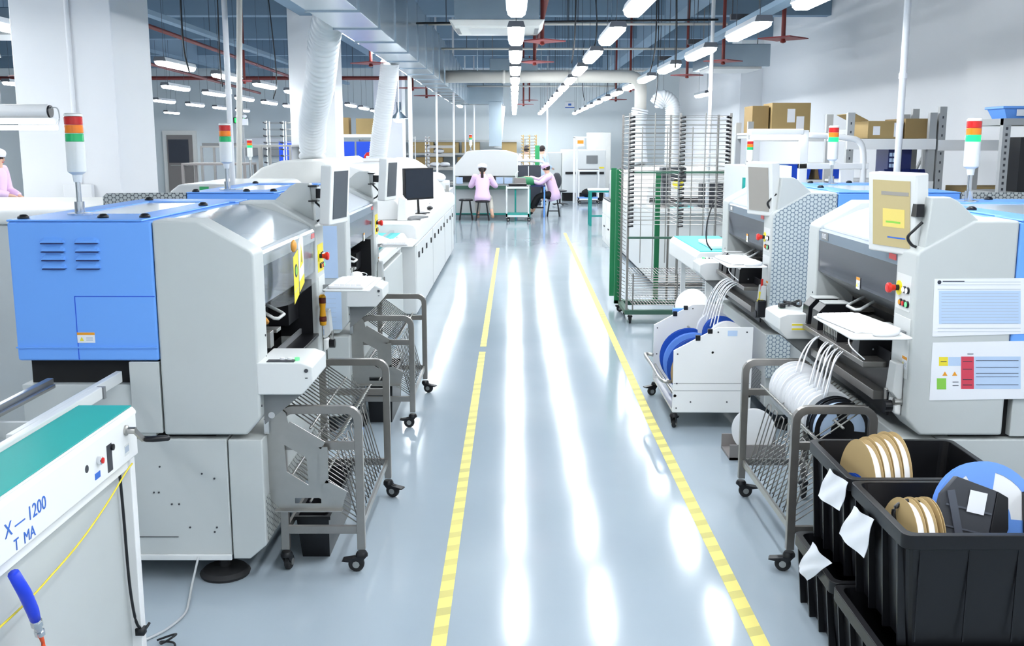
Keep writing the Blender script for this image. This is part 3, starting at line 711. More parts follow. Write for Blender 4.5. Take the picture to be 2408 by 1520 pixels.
q = MB().lathe([(.013, 0), (.013, .012), (.010, .014), (.0, .014)], (.0, -.335, .82), (1, 0, 0), 16).build('red_push_button', 'chrome', CV); MB().lathe([(.0095, .014), (.0095, .018), (0, .019)], (0, -.335, .82), (1, 0, 0), 14).build('button_face', 'red_button', q)
MB().lathe([(.012, 0), (.012, .0015), (0, .0015)], (.0, -.42, .82), (1, 0, 0), 16).build('blanking_cap', 'dark_grey', CV)
q = MB().box(0, .0012, -.365, -.325, .765, .785).build('sticker', 'ink_blue', CV)
q = MB().box(0, .0012, -.12, -.08, .765, .80).build('maker_plate', 'light_enamel', CV); MB().box(.0012, .0016, -.117, -.083, .775, .796).build('plate_print', 'ink_light', q)
cr = MB().lathe([(.018, 0), (.018, .006), (.012, .01), (.012, .035), (0, .036)], (0, -.10, .85), (1, 0, 0), 16).bar((.03, -.10, .85), (.045, -.065, .808), .018, .008, (1, 0, 0)).build('crank', 'steel', CV); autosmooth(cr)
q = MB().lathe([(.006, 0), (.009, .008), (.011, .03), (.0105, .08), (.006, .086), (0, .087)], (.045, -.065, .808), (.88, .3, -.03), 14).build('crank_handle', 'black_plastic', cr, smooth=True)
text('X — 1200', CV, (.0008, -.93, .80), (PI / 2, 0, PI / 2), .055, 'ink_blue')
text('T MA', CV, (.0008, -.80, .752), (PI / 2, 0, PI / 2), .045, 'ink_blue') if 0 else text('T  MA', CV, (.0008, -.89, .749), (PI / 2, 0, PI / 2), .046, 'ink_blue')
MB().tube(smoothpath([(.004, -.07, .725), (-.0, -.12, .71), (-.0, -.3, .66), (.0, -.5, .62), (.0, -.7, .60), (0, -.9, .59), (0, -1.3, .60)]), .003, 6).build('earth_wire', 'cable_yellow', CV, smooth=True)
MB().tube(smoothpath([(-.03, -.10, .73), (-.03, -.09, .55), (-.03, -.08, .3), (-.02, -.07, .15), (-.01, -.03, .1), (.0, .0, .11)]), .005, 6).box(-.03, .0, -.06, -.03, .09, .115).build('power_cable', 'cable_black', CV, smooth=True)
# rails from the machine side opening
RT = thing('transfer_rail', 'bare metal board rails leading out of the nearest left machine', 'rail', (-1.5, 3.98, 0))
MB().box(-.09, -.065, -.9, .0, .855, .90).build('rail', 'light_enamel', RT, bevel=.003)
MB().box(-.31, -.285, -1.2, -.12, .87, .90).box(-.285, -.27, -1.2, -.14, .865, .88).build('rail', 'steel', RT, bevel=.003)
MB().box(-.05, -.02, -.3, -.28, .86, .905).build('rail_clip', 'mid_grey', RT)
MB().box(-.3, -.05, -.62, -.6, .80, .86).box(-.19, -.17, -.62, -.6, 0, .8).build('rail_support', 'grey_enamel', RT)
# blue air gun with orange coil hose
AG = thing('air_gun', 'blue air gun on an orange coiled hose hanging beside the conveyor', 'air gun', (-1.27, 2.50, .53))
MB().tube([(-.0, -.06, .19), (.003, -.02, .12), (.0, .02, .05), (.0, .03, .02)], .017, 10, scales=[.9, 1, .95, .8]).build('gun_handle', 'blue_handle', AG, smooth=True)
q = MB().lathe([(.012, 0), (.016, .008), (.016, .022), (.011, .026), (.011, .04), (.014, .042), (.014, .056), (.009, .06)], (.0, .03, .022), (0, .35, -1), 8).build('hose_coupling', 'chrome', AG)
hp = [Vector((.0, .05, -.035)), Vector((0, .06, -.07))]
for i in range(40):
    a = i * .42; hp.append(Vector((.012 * math.sin(a * .5), .005 + .04 * math.cos(a), -.10 + .02 * math.sin(a) - .006 * i)))
MB().tube(smoothpath(hp, 2), .006, 8).build('coiled_hose', 'orange_tube', AG, smooth=True)
# cables on the floor
tag(MB().tube(smoothpath([(-1.30, 3.98, .12), (-1.31, 3.9, .02), (-1.29, 3.8, .006), (-1.27, 3.68, .006), (-1.30, 3.55, .006), (-1.36, 3.45, .006), (-1.42, 3.3, .006)]), .005, 6).build('floor_cable', 'cable_grey', None, smooth=True), 'thin grey cable lying on the floor beside the conveyor leg', 'cable')
tag(MB().tube(smoothpath([(-1.30, 3.46, .012), (-1.24, 3.47, .03), (-1.22, 3.42, .05), (-1.26, 3.40, .03), (-1.28, 3.45, .012), (-1.23, 3.44, .01), (-1.21, 3.36, .006)]), .004, 6).build('plug_cable', 'cable_black', None, smooth=True), 'tangled black plug cable at the foot of the conveyor leg', 'cable')
# ================================================================ black crates with reels
def crate(label, x0, x1, y0, y1, z0, z1, h=None):
    t = thing('plastic_crate', label, 'crate', ((x0 + x1) / 2, (y0 + y1) / 2, z0), 0, 'black crates at the lower right')
    w, d, hh = (x1 - x0) / 2, (y1 - y0) / 2, z1 - z0; rim = .018
    def ring(a, b, z, rr=.03): return [(q[0], q[1], z) for q in rrect(-a, a, -b, b, rr)]
    i = rim
    MB().loft([ring(w - i - .03, d - i - .03, .0), ring(w - i, d - i, hh - .03), ring(w - i, d - i, hh - .001), ring(w - i - .006, d - i - .006, hh - .001), ring(w - i - .036, d - i - .036, .012)]).build('crate_shell', 'crate_black', t)
    MB().loft([ring(w - i + .001, d - i + .001, hh - .05), ring(w, d, hh - .045), ring(w, d, hh), ring(w - i - .004, d - i - .004, hh)], cap=False).build('crate_rim', 'crate_black', t, bevel=.003)
    rb = MB()
    for s in (-1, 1):
        for k in range(4):
            y = -d + .06 + k * (2 * d - .12) / 3
            rb.loft([[(s * (w - i - .032), y - .005, .0), (s * (w - i - .032), y + .005, .0), (s * (w - i - .006), y + .005, .0), (s * (w - i - .006), y - .005, .0)][::s], [(s * (w - i - .002), y - .005, hh - .045), (s * (w - i - .002), y + .005, hh - .045), (s * (w - .003), y + .005, hh - .045), (s * (w - .003), y - .005, hh - .045)][::s]])
        for k in range(4):
            x = -w + .06 + k * (2 * w - .12) / 3
            rb.loft([[(x - .005, s * (d - i - .032), 0), (x + .005, s * (d - i - .032), 0), (x + .005, s * (d - i - .006), 0), (x - .005, s * (d - i - .006), 0)], [(x - .005, s * (d - i - .002), hh - .045), (x + .005, s * (d - i - .002), hh - .045), (x + .005, s * (d - .003), hh - .045), (x - .005, s * (d - .003), hh - .045)]]) if s > 0 else rb.box(x - .002, x + .002, -(d - i - .001), -(d - i - .006), .03, hh - .05)
    rb.build('crate_rib', 'crate_black', t)
    return t
crate('black plastic crate at the bottom of the stack, farther from the camera', 1.115, 1.675, 3.37, 3.86, 0, .275)
crate('black plastic crate at the bottom of the stack, nearest the camera', 1.115, 1.675, 2.865, 3.36, 0, .275)
crate('upper black crate farther back, holding a row of kraft reels', 1.155, 1.715, 3.372, 3.862, .277, .655)
crate('upper black crate in the nearest corner, holding a large blue reel', 1.155, 1.715, 2.862, 3.362, .277, .655)
def note(label, pts, X, sag=.012):
    a, b, c, d = [at(*p, X=X) for p in pts]; mb = MB(); n = 8; vs = []
    rng = random.Random(len(label))
    for layer in (0, .0015):
        for i in range(n + 1):
            for j in range(n + 1):
                u, v = i / n, j / n; p = (a * (1 - u) + b * u) * (1 - v) + (d * (1 - u) + c * u) * v
                vs.append((p.x - sag * math.sin(PI * u) * .6 - sag * v * .8 + .003 * math.sin(9 * u + 7 * v + len(label)) - layer, p.y, p.z))
    k = (n + 1) ** 2; fs = []
    for i in range(n):
        for j in range(n):
            q = (i * (n + 1) + j, (i + 1) * (n + 1) + j, (i + 1) * (n + 1) + j + 1, i * (n + 1) + j + 1); fs.append(q); fs.append(tuple(x + k for x in reversed(q)))
    mb.add(vs, fs); o = mb.build('paper_note', 'paper', None, smooth=True); tag(o, label, 'paper', 'creased paper notes taped to the crates'); return o
note('creased white paper taped to the upper crate holding kraft reels', [(1950, 1102), (1996, 1135), (1983, 1202), (1929, 1166)], 1.148)
note('creased white paper taped to the upper crate nearest the camera', [(2009, 1190), (2055, 1222), (2040, 1313), (1979, 1255)], 1.148)
note('creased white paper taped to the lower crate, farther from the camera', [(1912, 1275), (1956, 1325), (1905, 1366), (1884, 1332)], 1.106)
def rotz(v):  # rotation bringing local z onto direction v
    return Vector((0, 0, 1)).rotation_difference(Vector(v)).to_euler()
for i in range(4):
    reel('kraft reel in the farther upper crate, %s from the left' % ['first', 'second', 'third', 'fourth', 'fifth'][i], (1.27 + i * .038, 3.58 + i * .014, .56 + .006 * i), rotz((-1, -.06, .06)), .17, .03, 'kraft', 'paper', group='kraft reels in the farther upper crate')
reel('dark blue reel leaning at the left of the kraft reels', (1.235, 3.56, .47), rotz((-1, -.1, .1)), .14, .012, 'reel_dark_blue', 'reel_white')
for i in range(3):
    reel('kraft reel in the nearest crate, %s from the left' % ['first', 'second', 'third'][i], (1.245 + i * .036, 3.10 + i * .004, .54), rotz((-1, -.05, .1)), .14, .028 if i < 2 else .008, 'kraft', 'paper', group='kraft reels in the nearest crate')
reel('large blue reel leaning in the nearest crate', (1.565, 3.22, .575), rotz((.12, -1, .38)), .185, .03, 'reel_blue', 'reel_white', windows=True, hub=.075)
reel('white reel behind the blue reel in the nearest crate', (1.60, 3.27, .57), rotz((.1, -1, .38)), .165, .02, 'reel_white', 'paper', windows=True, hub=.05)
FC = thing('plastic_cassette', 'dark grey plastic cassette with a white label in front of the blue reel', 'cassette', (1.45, 3.13, .58), rot=(math.radians(-16), math.radians(12), math.radians(-6))); FC.scale = (1.22, 1.22, 1.22)
outer = [(-.085, -.19), (.10, -.19), (.10, -.05), (.065, .0), (.065, .11), (-.045, .125), (-.075, .07)]
mb = MB(); plate(mb, outer, [], 'y', -.012, .012); mb.build('cassette_body', 'dark_grey', FC, bevel=.003)
MB().bar((-.055, -.015, .085), (.02, -.015, -.11), .02, .008, (0, 1, 0)).box(-.06, .06, -.016, -.012, .045, .05).box(-.05, .06, -.016, -.012, -.01, -.006).box(-.03, .07, -.016, -.012, -.06, -.056).build('cassette_rib', 'slate_dark', FC)
MB().box(-.005, .04, -.0165, -.0155, .04, .098).build('cassette_label', 'paper', FC)
MB().prism([(-.115, -.17), (-.07, -.17), (-.062, -.02), (-.105, -.01), (-.12, .0), (-.11, -.03)], 'y', -.03, -.022).build('side_guide', 'paper', FC)
mb = MB(); plate(mb, [(.065, .11), (.095, .10), (.11, .02), (.10, -.04), (.065, .0)], [], 'y', -.014, .02); mb.build('cassette_edge', 'black_plastic', FC, bevel=.002)
MB().tube(smoothpath([(-.09, -.02, -.1), (-.16, -.02, -.06), (-.19, -.02, .0), (-.15, -.02, .035), (-.1, -.02, .02)]), .006, 8).build('guide_tube', 'black_plastic', FC, smooth=True)
# ================================================================ reels on the right cart
grp = 'reels on the right cart'
for i in range(11):
    y = 4.93 - i * .055 if i < 8 else 4.93 - i * .055
    reel('white reel on the upper rack of the right cart, %s from the far end' % ['first', 'second', 'third', 'fourth', 'fifth', 'sixth', 'seventh', 'eighth', 'ninth', 'tenth', 'eleventh'][i],
         (1.40, y, .60), rotz((0 + .15 * (i < 2), -1, .0)), .132 if i < 4 else .122, .046, 'reel_white', 'reel_white', group='white ' + grp)
reel('black spoked reel with pale tape at the near end of the right cart', (1.405, 4.25, .585), rotz((.12, -1, 0)), .125, .05, 'black_plastic', 'paper_blue', windows=True, hub=.03)
reel('black spoked reel behind the nearest one on the right cart', (1.405, 4.32, .585), rotz((.1, -1, 0)), .125, .03, 'black_plastic', 'paper_blue', windows=True, hub=.03)
# ================================================================ tape feeders on the machine docks
def feeder(label, x, y, z, sgn, w=.018, big=False, group=None):
    t = thing('tape_feeder', label, 'feeder', (x, y, z), PI if sgn > 0 else 0, group)
    h = .13 if big else .10
    pr = [(-.22, 0), (.07, -.02), (.10, .0), (.095, h * .7), (.06, h), (-.05, h), (-.06, h * .7), (-.22, h * .55)]
    MB().prism(pr, 'y', -w / 2, w / 2).build('feeder_body', 'black_plastic', t, bevel=.002)
    if big:
        MB().box(.0, .085, -w / 2 - .001, -w / 2, .045, .10).build('feeder_window', 'navy', t)
        MB().box(-.06, .065, -w / 2 + .004, w / 2 - .004, h, h + .004).build('feeder_lid', 'light_enamel', t)
        MB().cyl((.04, -w / 2 - .01, .03), (.04, w / 2 + .01, .03), .005, 8).build('feeder_pin', 'chrome', t)
    else:
        MB().box(.094, .1, -w / 2 + .003, w / 2 - .003, .02, h * .68).build('feeder_face', 'steel', t)
        MB().box(.06, .1, -w / 2 + .003, w / 2 - .003, -.02, .0).build('feeder_latch', 'green_trim', t)
    return t
k = 0
for y, w in ((5.19, .10), (5.02, .11)):
    feeder('wide black feeder block, %s from the far post of the nearest right machine' % ('first' if k == 0 else 'second'), 1.60, y, .885, 1, w, True, 'wide feeder blocks, nearest right machine'); k += 1
for i in range(9): feeder('narrow silver-faced feeder on the nearest right machine, %s from the far end of the bank' % ORD[i], 1.60, 4.86 - i * .024, .885, 1, .019, False, 'narrow feeders, nearest right machine')
feeder('wide black feeder beside the operator column of the nearest right machine', 1.60, 4.40, .885, 1, .09, True, 'wide feeder blocks, nearest right machine')
feeder('wide black feeder block, first on the second right machine', 1.60, 7.38, .885, 1, .10, True, 'wide feeder blocks, second right machine')
feeder('wide black feeder block, second on the second right machine', 1.60, 7.22, .885, 1, .12, True, 'wide feeder blocks, second right machine')
feeder('wide black feeder block, third on the second right machine', 1.58, 6.86, .885, 1, .10, True, 'wide feeder blocks, second right machine')
feeder('wide black feeder block, fourth on the second right machine', 1.58, 6.72, .885, 1, .12, True, 'wide feeder blocks, second right machine')
def tapes(label, n, f, group):
    for i in range(n):
        a, b = f(i); a = Vector(a); b = Vector(b)
        mid = bez(a, a + Vector((.03, .02, .10 + .02 * (i % 3))), b + Vector((-.12, -.02, .01 * (i % 2))), b, 12)
        mb = MB().tube(mid, .0042, 5)
        o = mb.build('carrier_tape', 'paper', None, smooth=True); tag(o, label, 'tape', group)
tapes('white carrier tapes curving from the reels into the nearest right machine', 10, lambda i: ((1.35 + .012 * (i % 3), (4.78 - i * .04 if i < 2 else 4.66 - i * .038), .705), (1.56, (4.93 - i * .04 if i < 2 else 4.86 - i * .036), .875 + .006 * (i % 2))), 'carrier tapes, nearest right machine')
tapes('white carrier tapes running from the white wagon into the second right machine', 9, lambda i: ((1.30 + .01 * (i % 3), 6.95 - i * .05, .60), (1.50, 7.0 - i * .04, .88)), 'carrier tapes, second right machine')
# ================================================================ white reel wagon
RW = thing('reel_wagon', 'white sheet metal reel wagon docked at the second right machine', 'wagon', (1.0, 6.28, 0))
pl_ = [(.005, .113), (.005, .512), (.28, .661), (.50, .661), (.50, .108)]
for y, lb in ((0, None), (.92, None)):
    p = MB().prism(pl_, 'y', y, y + .012).build('side_plate', 'white_enamel', RW, bevel=.003)
    rivets(MB(), [(.03, y, .14), (.03, y, .49), (.28, y, .63), (.46, y, .63), (.12, y, .18), (.35, y, .18), (.46, y, .34), (.03, y, .30)], 'y', .005).build('screw', 'dark_grey', p)
    if y == 0:
        MB().box(.01, .49, -.001, 0, .3, .302).box(.01, .49, -.001, 0, .252, .254).build('plate_groove', 'mid_grey', p)
        MB().box(.34, .40, -.0015, 0, .605, .64).build('plate_sticker', 'paper_blue', p)
MB().cyl((.02, 0, .22), (.02, .93, .22), .01, 10).cyl((.49, 0, .22), (.49, .93, .22), .012, 10).cyl((.25, 0, .5), (.25, .93, .5), .008, 10).build('cross_rod', 'steel', RW, smooth=True)
MB().tube(smoothpath([(-.0, .05, .3), (-.06, .06, .31), (-.06, .5, .31), (-.06, .86, .31), (0, .88, .3)], 4), .012, 8).build('push_bar', 'steel', RW, smooth=True)
MB().box(.01, .5, .01, .93, .108, .12).build('base_plate', 'white_enamel', RW)
for y in (0, .92): MB().box(.14, .17, y - .004, y + .016, .575, .61).box(.215, .245, y - .004, y + .016, .62, .65).build('edge_clip', 'black_plastic', RW, bevel=.003)
MB().box(.14, .24, .925, .955, .60, .63).build('plastic_pocket', 'blue_enamel', RW)
for (x, y, b, a) in ((.02, .03, 1, 1.2), (.02, .9, 1, PI + .2), (.46, .05, 0, 2), (.46, .88, 0, 1)): caster(RW, x, y, h=.11, r=.03, brake=b, ang=a)
for i in range(4):
    reel('large blue and kraft reel between the wagon plates, %s from the near plate' % ['first', 'second', 'third', 'fourth'][i], (1.21, 6.40 + i * .17, .34), rotz((0, -1, 0)), .20, .03, 'kraft' if i < 1 else ('reel_dark_blue' if i % 2 else 'reel_blue'), 'paper', group='reels between the wagon plates')
for i in range(3):
    reel('reel high between the wagon plates under the feeders, %s from the near plate' % ['first', 'second', 'third'][i], (1.38, 6.5 + i * .2, .54), rotz((0, -1, 0)), .12, .04, 'reel_white' if i != 1 else 'reel_dark_blue', 'reel_white', group='small reels in the wagon')
reel('white slotted reel standing on the far side of the white wagon', (1.30, 7.36, .63), rotz((-.5, -1, .5)), .12, .03, 'reel_white', 'reel_white')
# ================================================================ LM1 hood extras (signs, bag, tools)
hx = LX - .004
def card(name, parent, X, pts, th, mt, sgn=1):
    mb = MB(); lo = [Vector((X, y, z)) for y, z in pts]; hi = [Vector((X + th * sgn, y, z)) for y, z in pts]; mb.loft([lo, hi]); return mb.build(name, mt, parent)
hx = LX + .045
SG = thing('warning_sign', 'yellow warning card hanging on the window of the nearest left machine', 'sign', (0, 0, 0), group='cards on the machine window')
card('card_sheet', SG, hx + .002, [(4.48, 1.09), (4.58, 1.12), (4.58, 1.325), (4.48, 1.30)], .001, 'label_yellow')
mb = MB(); mb.lathe([(.001, 0), (.03, 0), (.03, .0008), (.001, .0008)], (hx + .0032, 4.53, 1.235), (1, 0, 0), 20); mb.build('round_mark', 'dark_grey', SG)
mb = MB(); mb.lathe([(.001, 0), (.02, 0), (.02, .0008), (.001, .0008)], (hx + .0041, 4.53, 1.235), (1, 0, 0), 20); mb.build('round_mark_centre', 'label_green', SG)
card('card_text', SG, hx + .0031, [(4.495, 1.14), (4.565, 1.155), (4.565, 1.158), (4.495, 1.143)], .0006, 'ink_light')
SG = thing('warning_sign', 'white card with a yellow warning triangle on the window of the nearest left machine', 'sign', (0, 0, 0), group='cards on the machine window')
card('card_sheet', SG, hx + .004, [(4.585, 1.13), (4.69, 1.16), (4.69, 1.37), (4.64, 1.385), (4.585, 1.35)], .001, 'paper')
card('warning_triangle', SG, hx + .0052, [(4.60, 1.235), (4.675, 1.255), (4.64, 1.345)], .0007, 'label_yellow')
card('triangle_mark', SG, hx + .006, [(4.634, 1.26), (4.645, 1.263), (4.641, 1.315)], .0006, 'ink')
card('card_band', SG, hx + .0052, [(4.586, 1.131), (4.689, 1.161), (4.689, 1.205), (4.586, 1.178)], .0007, 'label_yellow')
tag(MB().ell((hx - .005, 4.535, 1.345), (.012, .035, .028)).build('orange_tag', 'wood_grip', None, smooth=True), 'round orange tag above the yellow card on the left machine window', 'tag')
bag = MB(); n = 14; vs = []
for L in (0, .004):
    for i in range(n + 1):
        for j in range(n + 1):
            u, v = i / n, j / n; y = 4.24 + .92 * u
            z = 1.345 - .02 * (1 - u) * v * 0 - v * (.235 + .03 * math.sin(PI * u)); x = LX + .006 + .03 * math.sin(PI * u) * math.sin(PI * v) + .012 * math.sin(9 * u + 5 * v) * v + L
            vs.append((x, y, z))
k = (n + 1) ** 2; fs = []
for i in range(n):
    for j in range(n):
        q = (i * (n + 1) + j, (i + 1) * (n + 1) + j, (i + 1) * (n + 1) + j + 1, i * (n + 1) + j + 1); fs += [q, tuple(x + k for x in reversed(q))]
bag.add(vs, fs); tag(bag.build('plastic_cover', 'bag_clear' if 0 else 'clear_plastic', None, smooth=True), 'clear plastic sheet hanging over the window of the nearest left machine', 'cover')
# screwdriver on the column
SD = thing('screwdriver', 'yellow and brown handled screwdriver hanging on the nearest left machine', 'screwdriver', (LX + .03, 5.22, .86))
MB().lathe([(.0, 0), (.016, .005), (.019, .03), (.017, .05), (.014, .09), (.018, .13), (.018, .155), (.01, .165), (0, .165)], n=16).build('grip', 'yellow_grip', SD, smooth=True)
MB().lathe([(.0192, .025), (.0195, .04), (.0175, .052), (.0172, .048)], n=16).lathe([(.0185, .12), (.0187, .145), (.018, .15)], n=16).build('grip_band', 'brown_grip', SD, smooth=True)
MB().cyl((0, 0, .005), (0, 0, -.05), .004, 8).build('shaft', 'chrome', SD)
SD2 = thing('screwdriver', 'orange handled screwdriver lying on the lower lip of the left machine window', 'screwdriver', (LX - .05, 4.36, 1.03), rot=(math.radians(60), 0, math.radians(-10)))
MB().lathe([(.0, 0), (.012, .005), (.014, .03), (.011, .06), (.013, .09), (.006, .1), (0, .1)], n=12).build('grip', 'wood_grip', SD2, smooth=True)
MB().cyl((0, 0, .1), (0, 0, .17), .003, 8).build('shaft', 'chrome', SD2)
# paper sheets on machine faces (left machine 2 side panel, gap)
def sheet(label, quad, th=.0015, mt='paper_blue', lines=5, group=None, name='paper_sheet'):
    """quad: 4 world points, counter-clockwise seen from the front"""
    a, b, c, d = [Vector(p) for p in quad]; n = (b - a).cross(d - a).normalized() * th
    o = MB().loft([[a, b, c, d], [a + n, b + n, c + n, d + n]]).build(name, mt, None)
    tag(o, label, 'paper', group)
    mb = MB()
    for k in range(lines):
        v = .2 + .6 * k / max(1, lines - 1)
        p = lambda u, w: a + (b - a) * u + (d - a) * w + n * 1.05
        lo = [p(.15, v), p(.85, v), p(.85, v + .006), p(.15, v + .006)]; mb.loft([lo, [q + n * .3 for q in lo]])
    if lines: mb.build('printed_line', 'ink_light', o)
    return o
sheet('pale blue sheet on the side of the second left machine, below the nearer monitor', [(-1.30, 6.208, .98), (-1.075, 6.208, .98), (-1.075, 6.208, 1.30), (-1.30, 6.208, 1.30)], lines=0)
sheet('pale blue printed sheet on the lower side of the second left machine', [(-1.28, 6.207, .66), (-1.06, 6.207, .66), (-1.06, 6.207, .9), (-1.28, 6.207, .9)], lines=6)
# right machine papers
P1s = sheet('upper printed form sheet on the side of the nearest right machine', [at(2192, 792, Y=3.984), at(2420, 785, Y=3.984), at(2424, 654, Y=3.984), at(2197, 656, Y=3.984)], .0015, 'paper', 0, 'sheets on the nearest right machine')
P2s = sheet('lower sheet with yellow, green and red blocks on the nearest right machine', [at(2185, 942, Y=3.984), at(2418, 938, Y=3.984), at(2424, 802, Y=3.984), at(2193, 806, Y=3.984)], .0015, 'paper', 0, 'sheets on the nearest right machine')
def pblk(parent, x0, y0, x1, y1, mt, name, k=1, Y=3.9822):
    q = [at(x0, y1, Y=Y), at(x1, y1, Y=Y), at(x1, y0, Y=Y), at(x0, y0, Y=Y)]; MB().loft([q, [p + Vector((0, -.0004 * k, 0)) for p in q]]).build(name, mt, parent)
pblk(P1s, 2208, 684, 2400, 762, 'paper_blue', 'form_table')
mb = MB()
for yy in (663, 670, 680, 772, 780): 
    q = [at(2205, yy + .8, Y=3.982), at(2400, yy + .8, Y=3.982), at(2400, yy, Y=3.982), at(2205, yy, Y=3.982)]; mb.loft([q, [p + Vector((0, -.0005, 0)) for p in q]])
for yy in range(690, 762, 7):
    q = [at(2214, yy + 1, Y=3.9816), at(2395, yy + 1, Y=3.9816), at(2395, yy, Y=3.9816), at(2214, yy, Y=3.9816)]; mb.loft([q, [p + Vector((0, -.0003, 0)) for p in q]])
mb.build('form_line', 'ink_light', P1s); pblk(P1s, 2217, 661, 2268, 663, 'ink', 'form_heading'); 
MB().lathe([(.0075, 0), (.006, 0), (.006, .001), (.0075, .001)], at(2209, 664, Y=3.982), (0, -1, 0), 16).build('form_emblem', 'ink', P1s)
pblk(P2s, 2208, 840, 2229, 861, 'label_yellow', 'yellow_block'); pblk(P2s, 2230, 840, 2260, 861, 'paper_blue', 'blue_block')
pblk(P2s, 2260, 839, 2290, 915, 'label_red', 'red_block'); pblk(P2s, 2291, 839, 2400, 915, 'paper_blue', 'blue_table')
pblk(P2s, 2203, 890, 2225, 916, 'label_green', 'green_block')
mb = MB()
for yy in (848, 864, 878, 886, 905):
    q = [at(2295, yy + 1, Y=3.9812), at(2395, yy + 1, Y=3.9812), at(2395, yy, Y=3.9812), at(2295, yy, Y=3.9812)]; mb.loft([q, [p + Vector((0, -.0004, 0)) for p in q]])
for yy in (850, 868, 892, 905):
    q = [at(2264, yy + 1.5, Y=3.9812), at(2286, yy + 1.5, Y=3.9812), at(2286, yy, Y=3.9812), at(2264, yy, Y=3.9812)]; mb.loft([q, [p + Vector((0, -.0004, 0)) for p in q]])
for xx, yy in ((2212, 850), (2275, 832), (2240, 898), (2240, 906)):
    q = [at(xx, yy + 1.5, Y=3.9812), at(xx + 14, yy + 1.5, Y=3.9812), at(xx + 14, yy, Y=3.9812), at(xx, yy, Y=3.9812)]; mb.loft([q, [p + Vector((0, -.0004, 0)) for p in q]])
mb.build('printed_line', 'ink', P2s)
for xx in (2222, 2245):
    q = [at(xx - 6, 884, Y=3.982), at(xx + 6, 884, Y=3.982), at(xx, 874, Y=3.982)]; MB().loft([q, [p + Vector((0, -.0005, 0)) for p in q]]).build('warning_triangle', 'label_orange', P2s)
# number plate on the hood band of the nearest right machine
NP = thing('number_plate', 'small metal number plate on the hood of the nearest right machine', 'plate', (RX + .006, 5.20, 1.328), 0)
MB().box(-.002, .0, -.055, .055, -.02, .02).build('plate_base', 'mid_grey', NP)
text('1512', NP, (-.0025, .045, -.011), (PI / 2, 0, -PI / 2), .034, 'paper')
NP = thing('number_plate', 'small metal number plate on the hood of the second right machine', 'plate', (RX + .006, 7.47, 1.328), 0)
MB().box(-.002, .0, -.055, .055, -.02, .02).build('plate_base', 'mid_grey', NP); MB().box(-.003, -.002, -.035, .015, -.012, .012).build('plate_mark', 'paper', NP)
# tape roll on the second reject boxes etc.
def roll(label, loc, mt='label_yellow', r=.03):
    t = thing('tape_roll', label, 'tape roll', loc); MB().lathe([(r * .7, -.012), (r, -.012), (r, .012), (r * .7, .012), (r * .7, -.012)], (0, 0, .0), (0, 1, 0), 20).build('roll', mt, t, smooth=True)
MB().box(0, 0, 0, 0, 0, 0)
TP = thing('label_strip', 'yellow and white striped label on the box of the nearest right machine', 'label', (RX - .1, 5.4, .86))
MB().box(-.06, .06, .0655, .068, -.0, .025).build('strip', 'paper', TP) if 0 else MB().box(-.05, .09, -.235, -.232, -.015, .025).build('strip', 'paper', TP)
MB().box(-.05, .09, -.236, -.235, -.012, -.002).box(-.05, .09, -.236, -.235, .012, .021).build('strip_band', 'label_yellow', TP)
BT = thing('cleaning_brush', 'yellow necked black brush hanging at the second right machine', 'brush', (RX - .03, 6.32, .88))
MB().lathe([(.0, 0), (.018, .0), (.016, -.04), (.03, -.06), (.0, -.061)], n=10).build('ferrule', 'label_yellow', BT, smooth=True); MB().box(-.025, .025, -.03, .03, -.16, -.05).build('bristle', 'black_plastic', BT, bevel=.008); MB().cyl((0, 0, 0), (0, 0, .08), .008, 8).build('stick', 'red_button', BT)
CB = thing('cloth', 'crumpled bright blue cloth lying between the two right machines', 'cloth', (1.95, 5.88, .50))
MB().ell((0, 0, 0), (.17, .1, .12), 18, 12).build('crumple', 'tissue_blue', CB, smooth=True); MB().box(-.2, .35, -.18, .18, -.5, -.09).build('box_base', 'grey_enamel', CB) if 0 else None
tag(MB().box(1.70, 2.35, 5.62, 6.14, 0, .40).build('grey_cabinet', 'grey_enamel', None, bevel=.01), 'low grey cabinet in the gap between the two right machines', 'cabinet')
# bridging conveyors between machines
for nm, X0, s in (('left', LX - .30, -1), ('right', RX + .30, 1)):
    t = thing('link_conveyor', 'short board conveyor bridging the two %s machines' % nm, 'conveyor', (X0, 5.84, 0), group='link conveyors')
    MB().box(-.02, .02, -.36, .36, .84, .90).box(s * .35 - .02, s * .35 + .02, -.36, .36, .84, .90).build('rail', 'light_enamel', t, bevel=.003)
    MB().box(min(0, s * .35), max(0, s * .35), -.3, .3, .80, .84).build('bed', 'grey_enamel', t); MB().box(s * .175 - .05, s * .175 + .05, -.05, .05, 0, .8).build('stand', 'grey_enamel', t)
# ================================================================ conveyor and oven beyond the second left machine
EC = thing('board_conveyor', 'white board conveyor with aqua mat between the second left machine and the oven', 'conveyor', (-1.08, 7.85, 0))
MB().prism([(-.46, .84), (-.46, .90), (-.03, .90), (0, .86), (0, .80), (-.03, .78), (-.46, .78)], 'y', .02, 2.45).build('conveyor_body', 'white_enamel', EC, bevel=.008)
MB().box(-.40, -.06, .05, 2.4, .90, .905).build('aqua_mat', 'aqua_mat', EC)
MB().box(-.34, -.3, .1, 2.4, .905, .93).box(-.16, -.12, .1, 2.4, .905, .93).build('guide_rail', 'chrome', EC)
for y in (.15, 2.2): MB().box(-.42, -.38, y, y + .04, 0, .8).build('leg', 'white_enamel', EC); MB().box(-.08, -.04, y, y + .04, 0, .8).build('leg', 'white_enamel', EC)
MB().box(-.45, -.03, .2, 2.3, .1, .72).build('cabinet', 'grey_enamel', EC, bevel=.01)
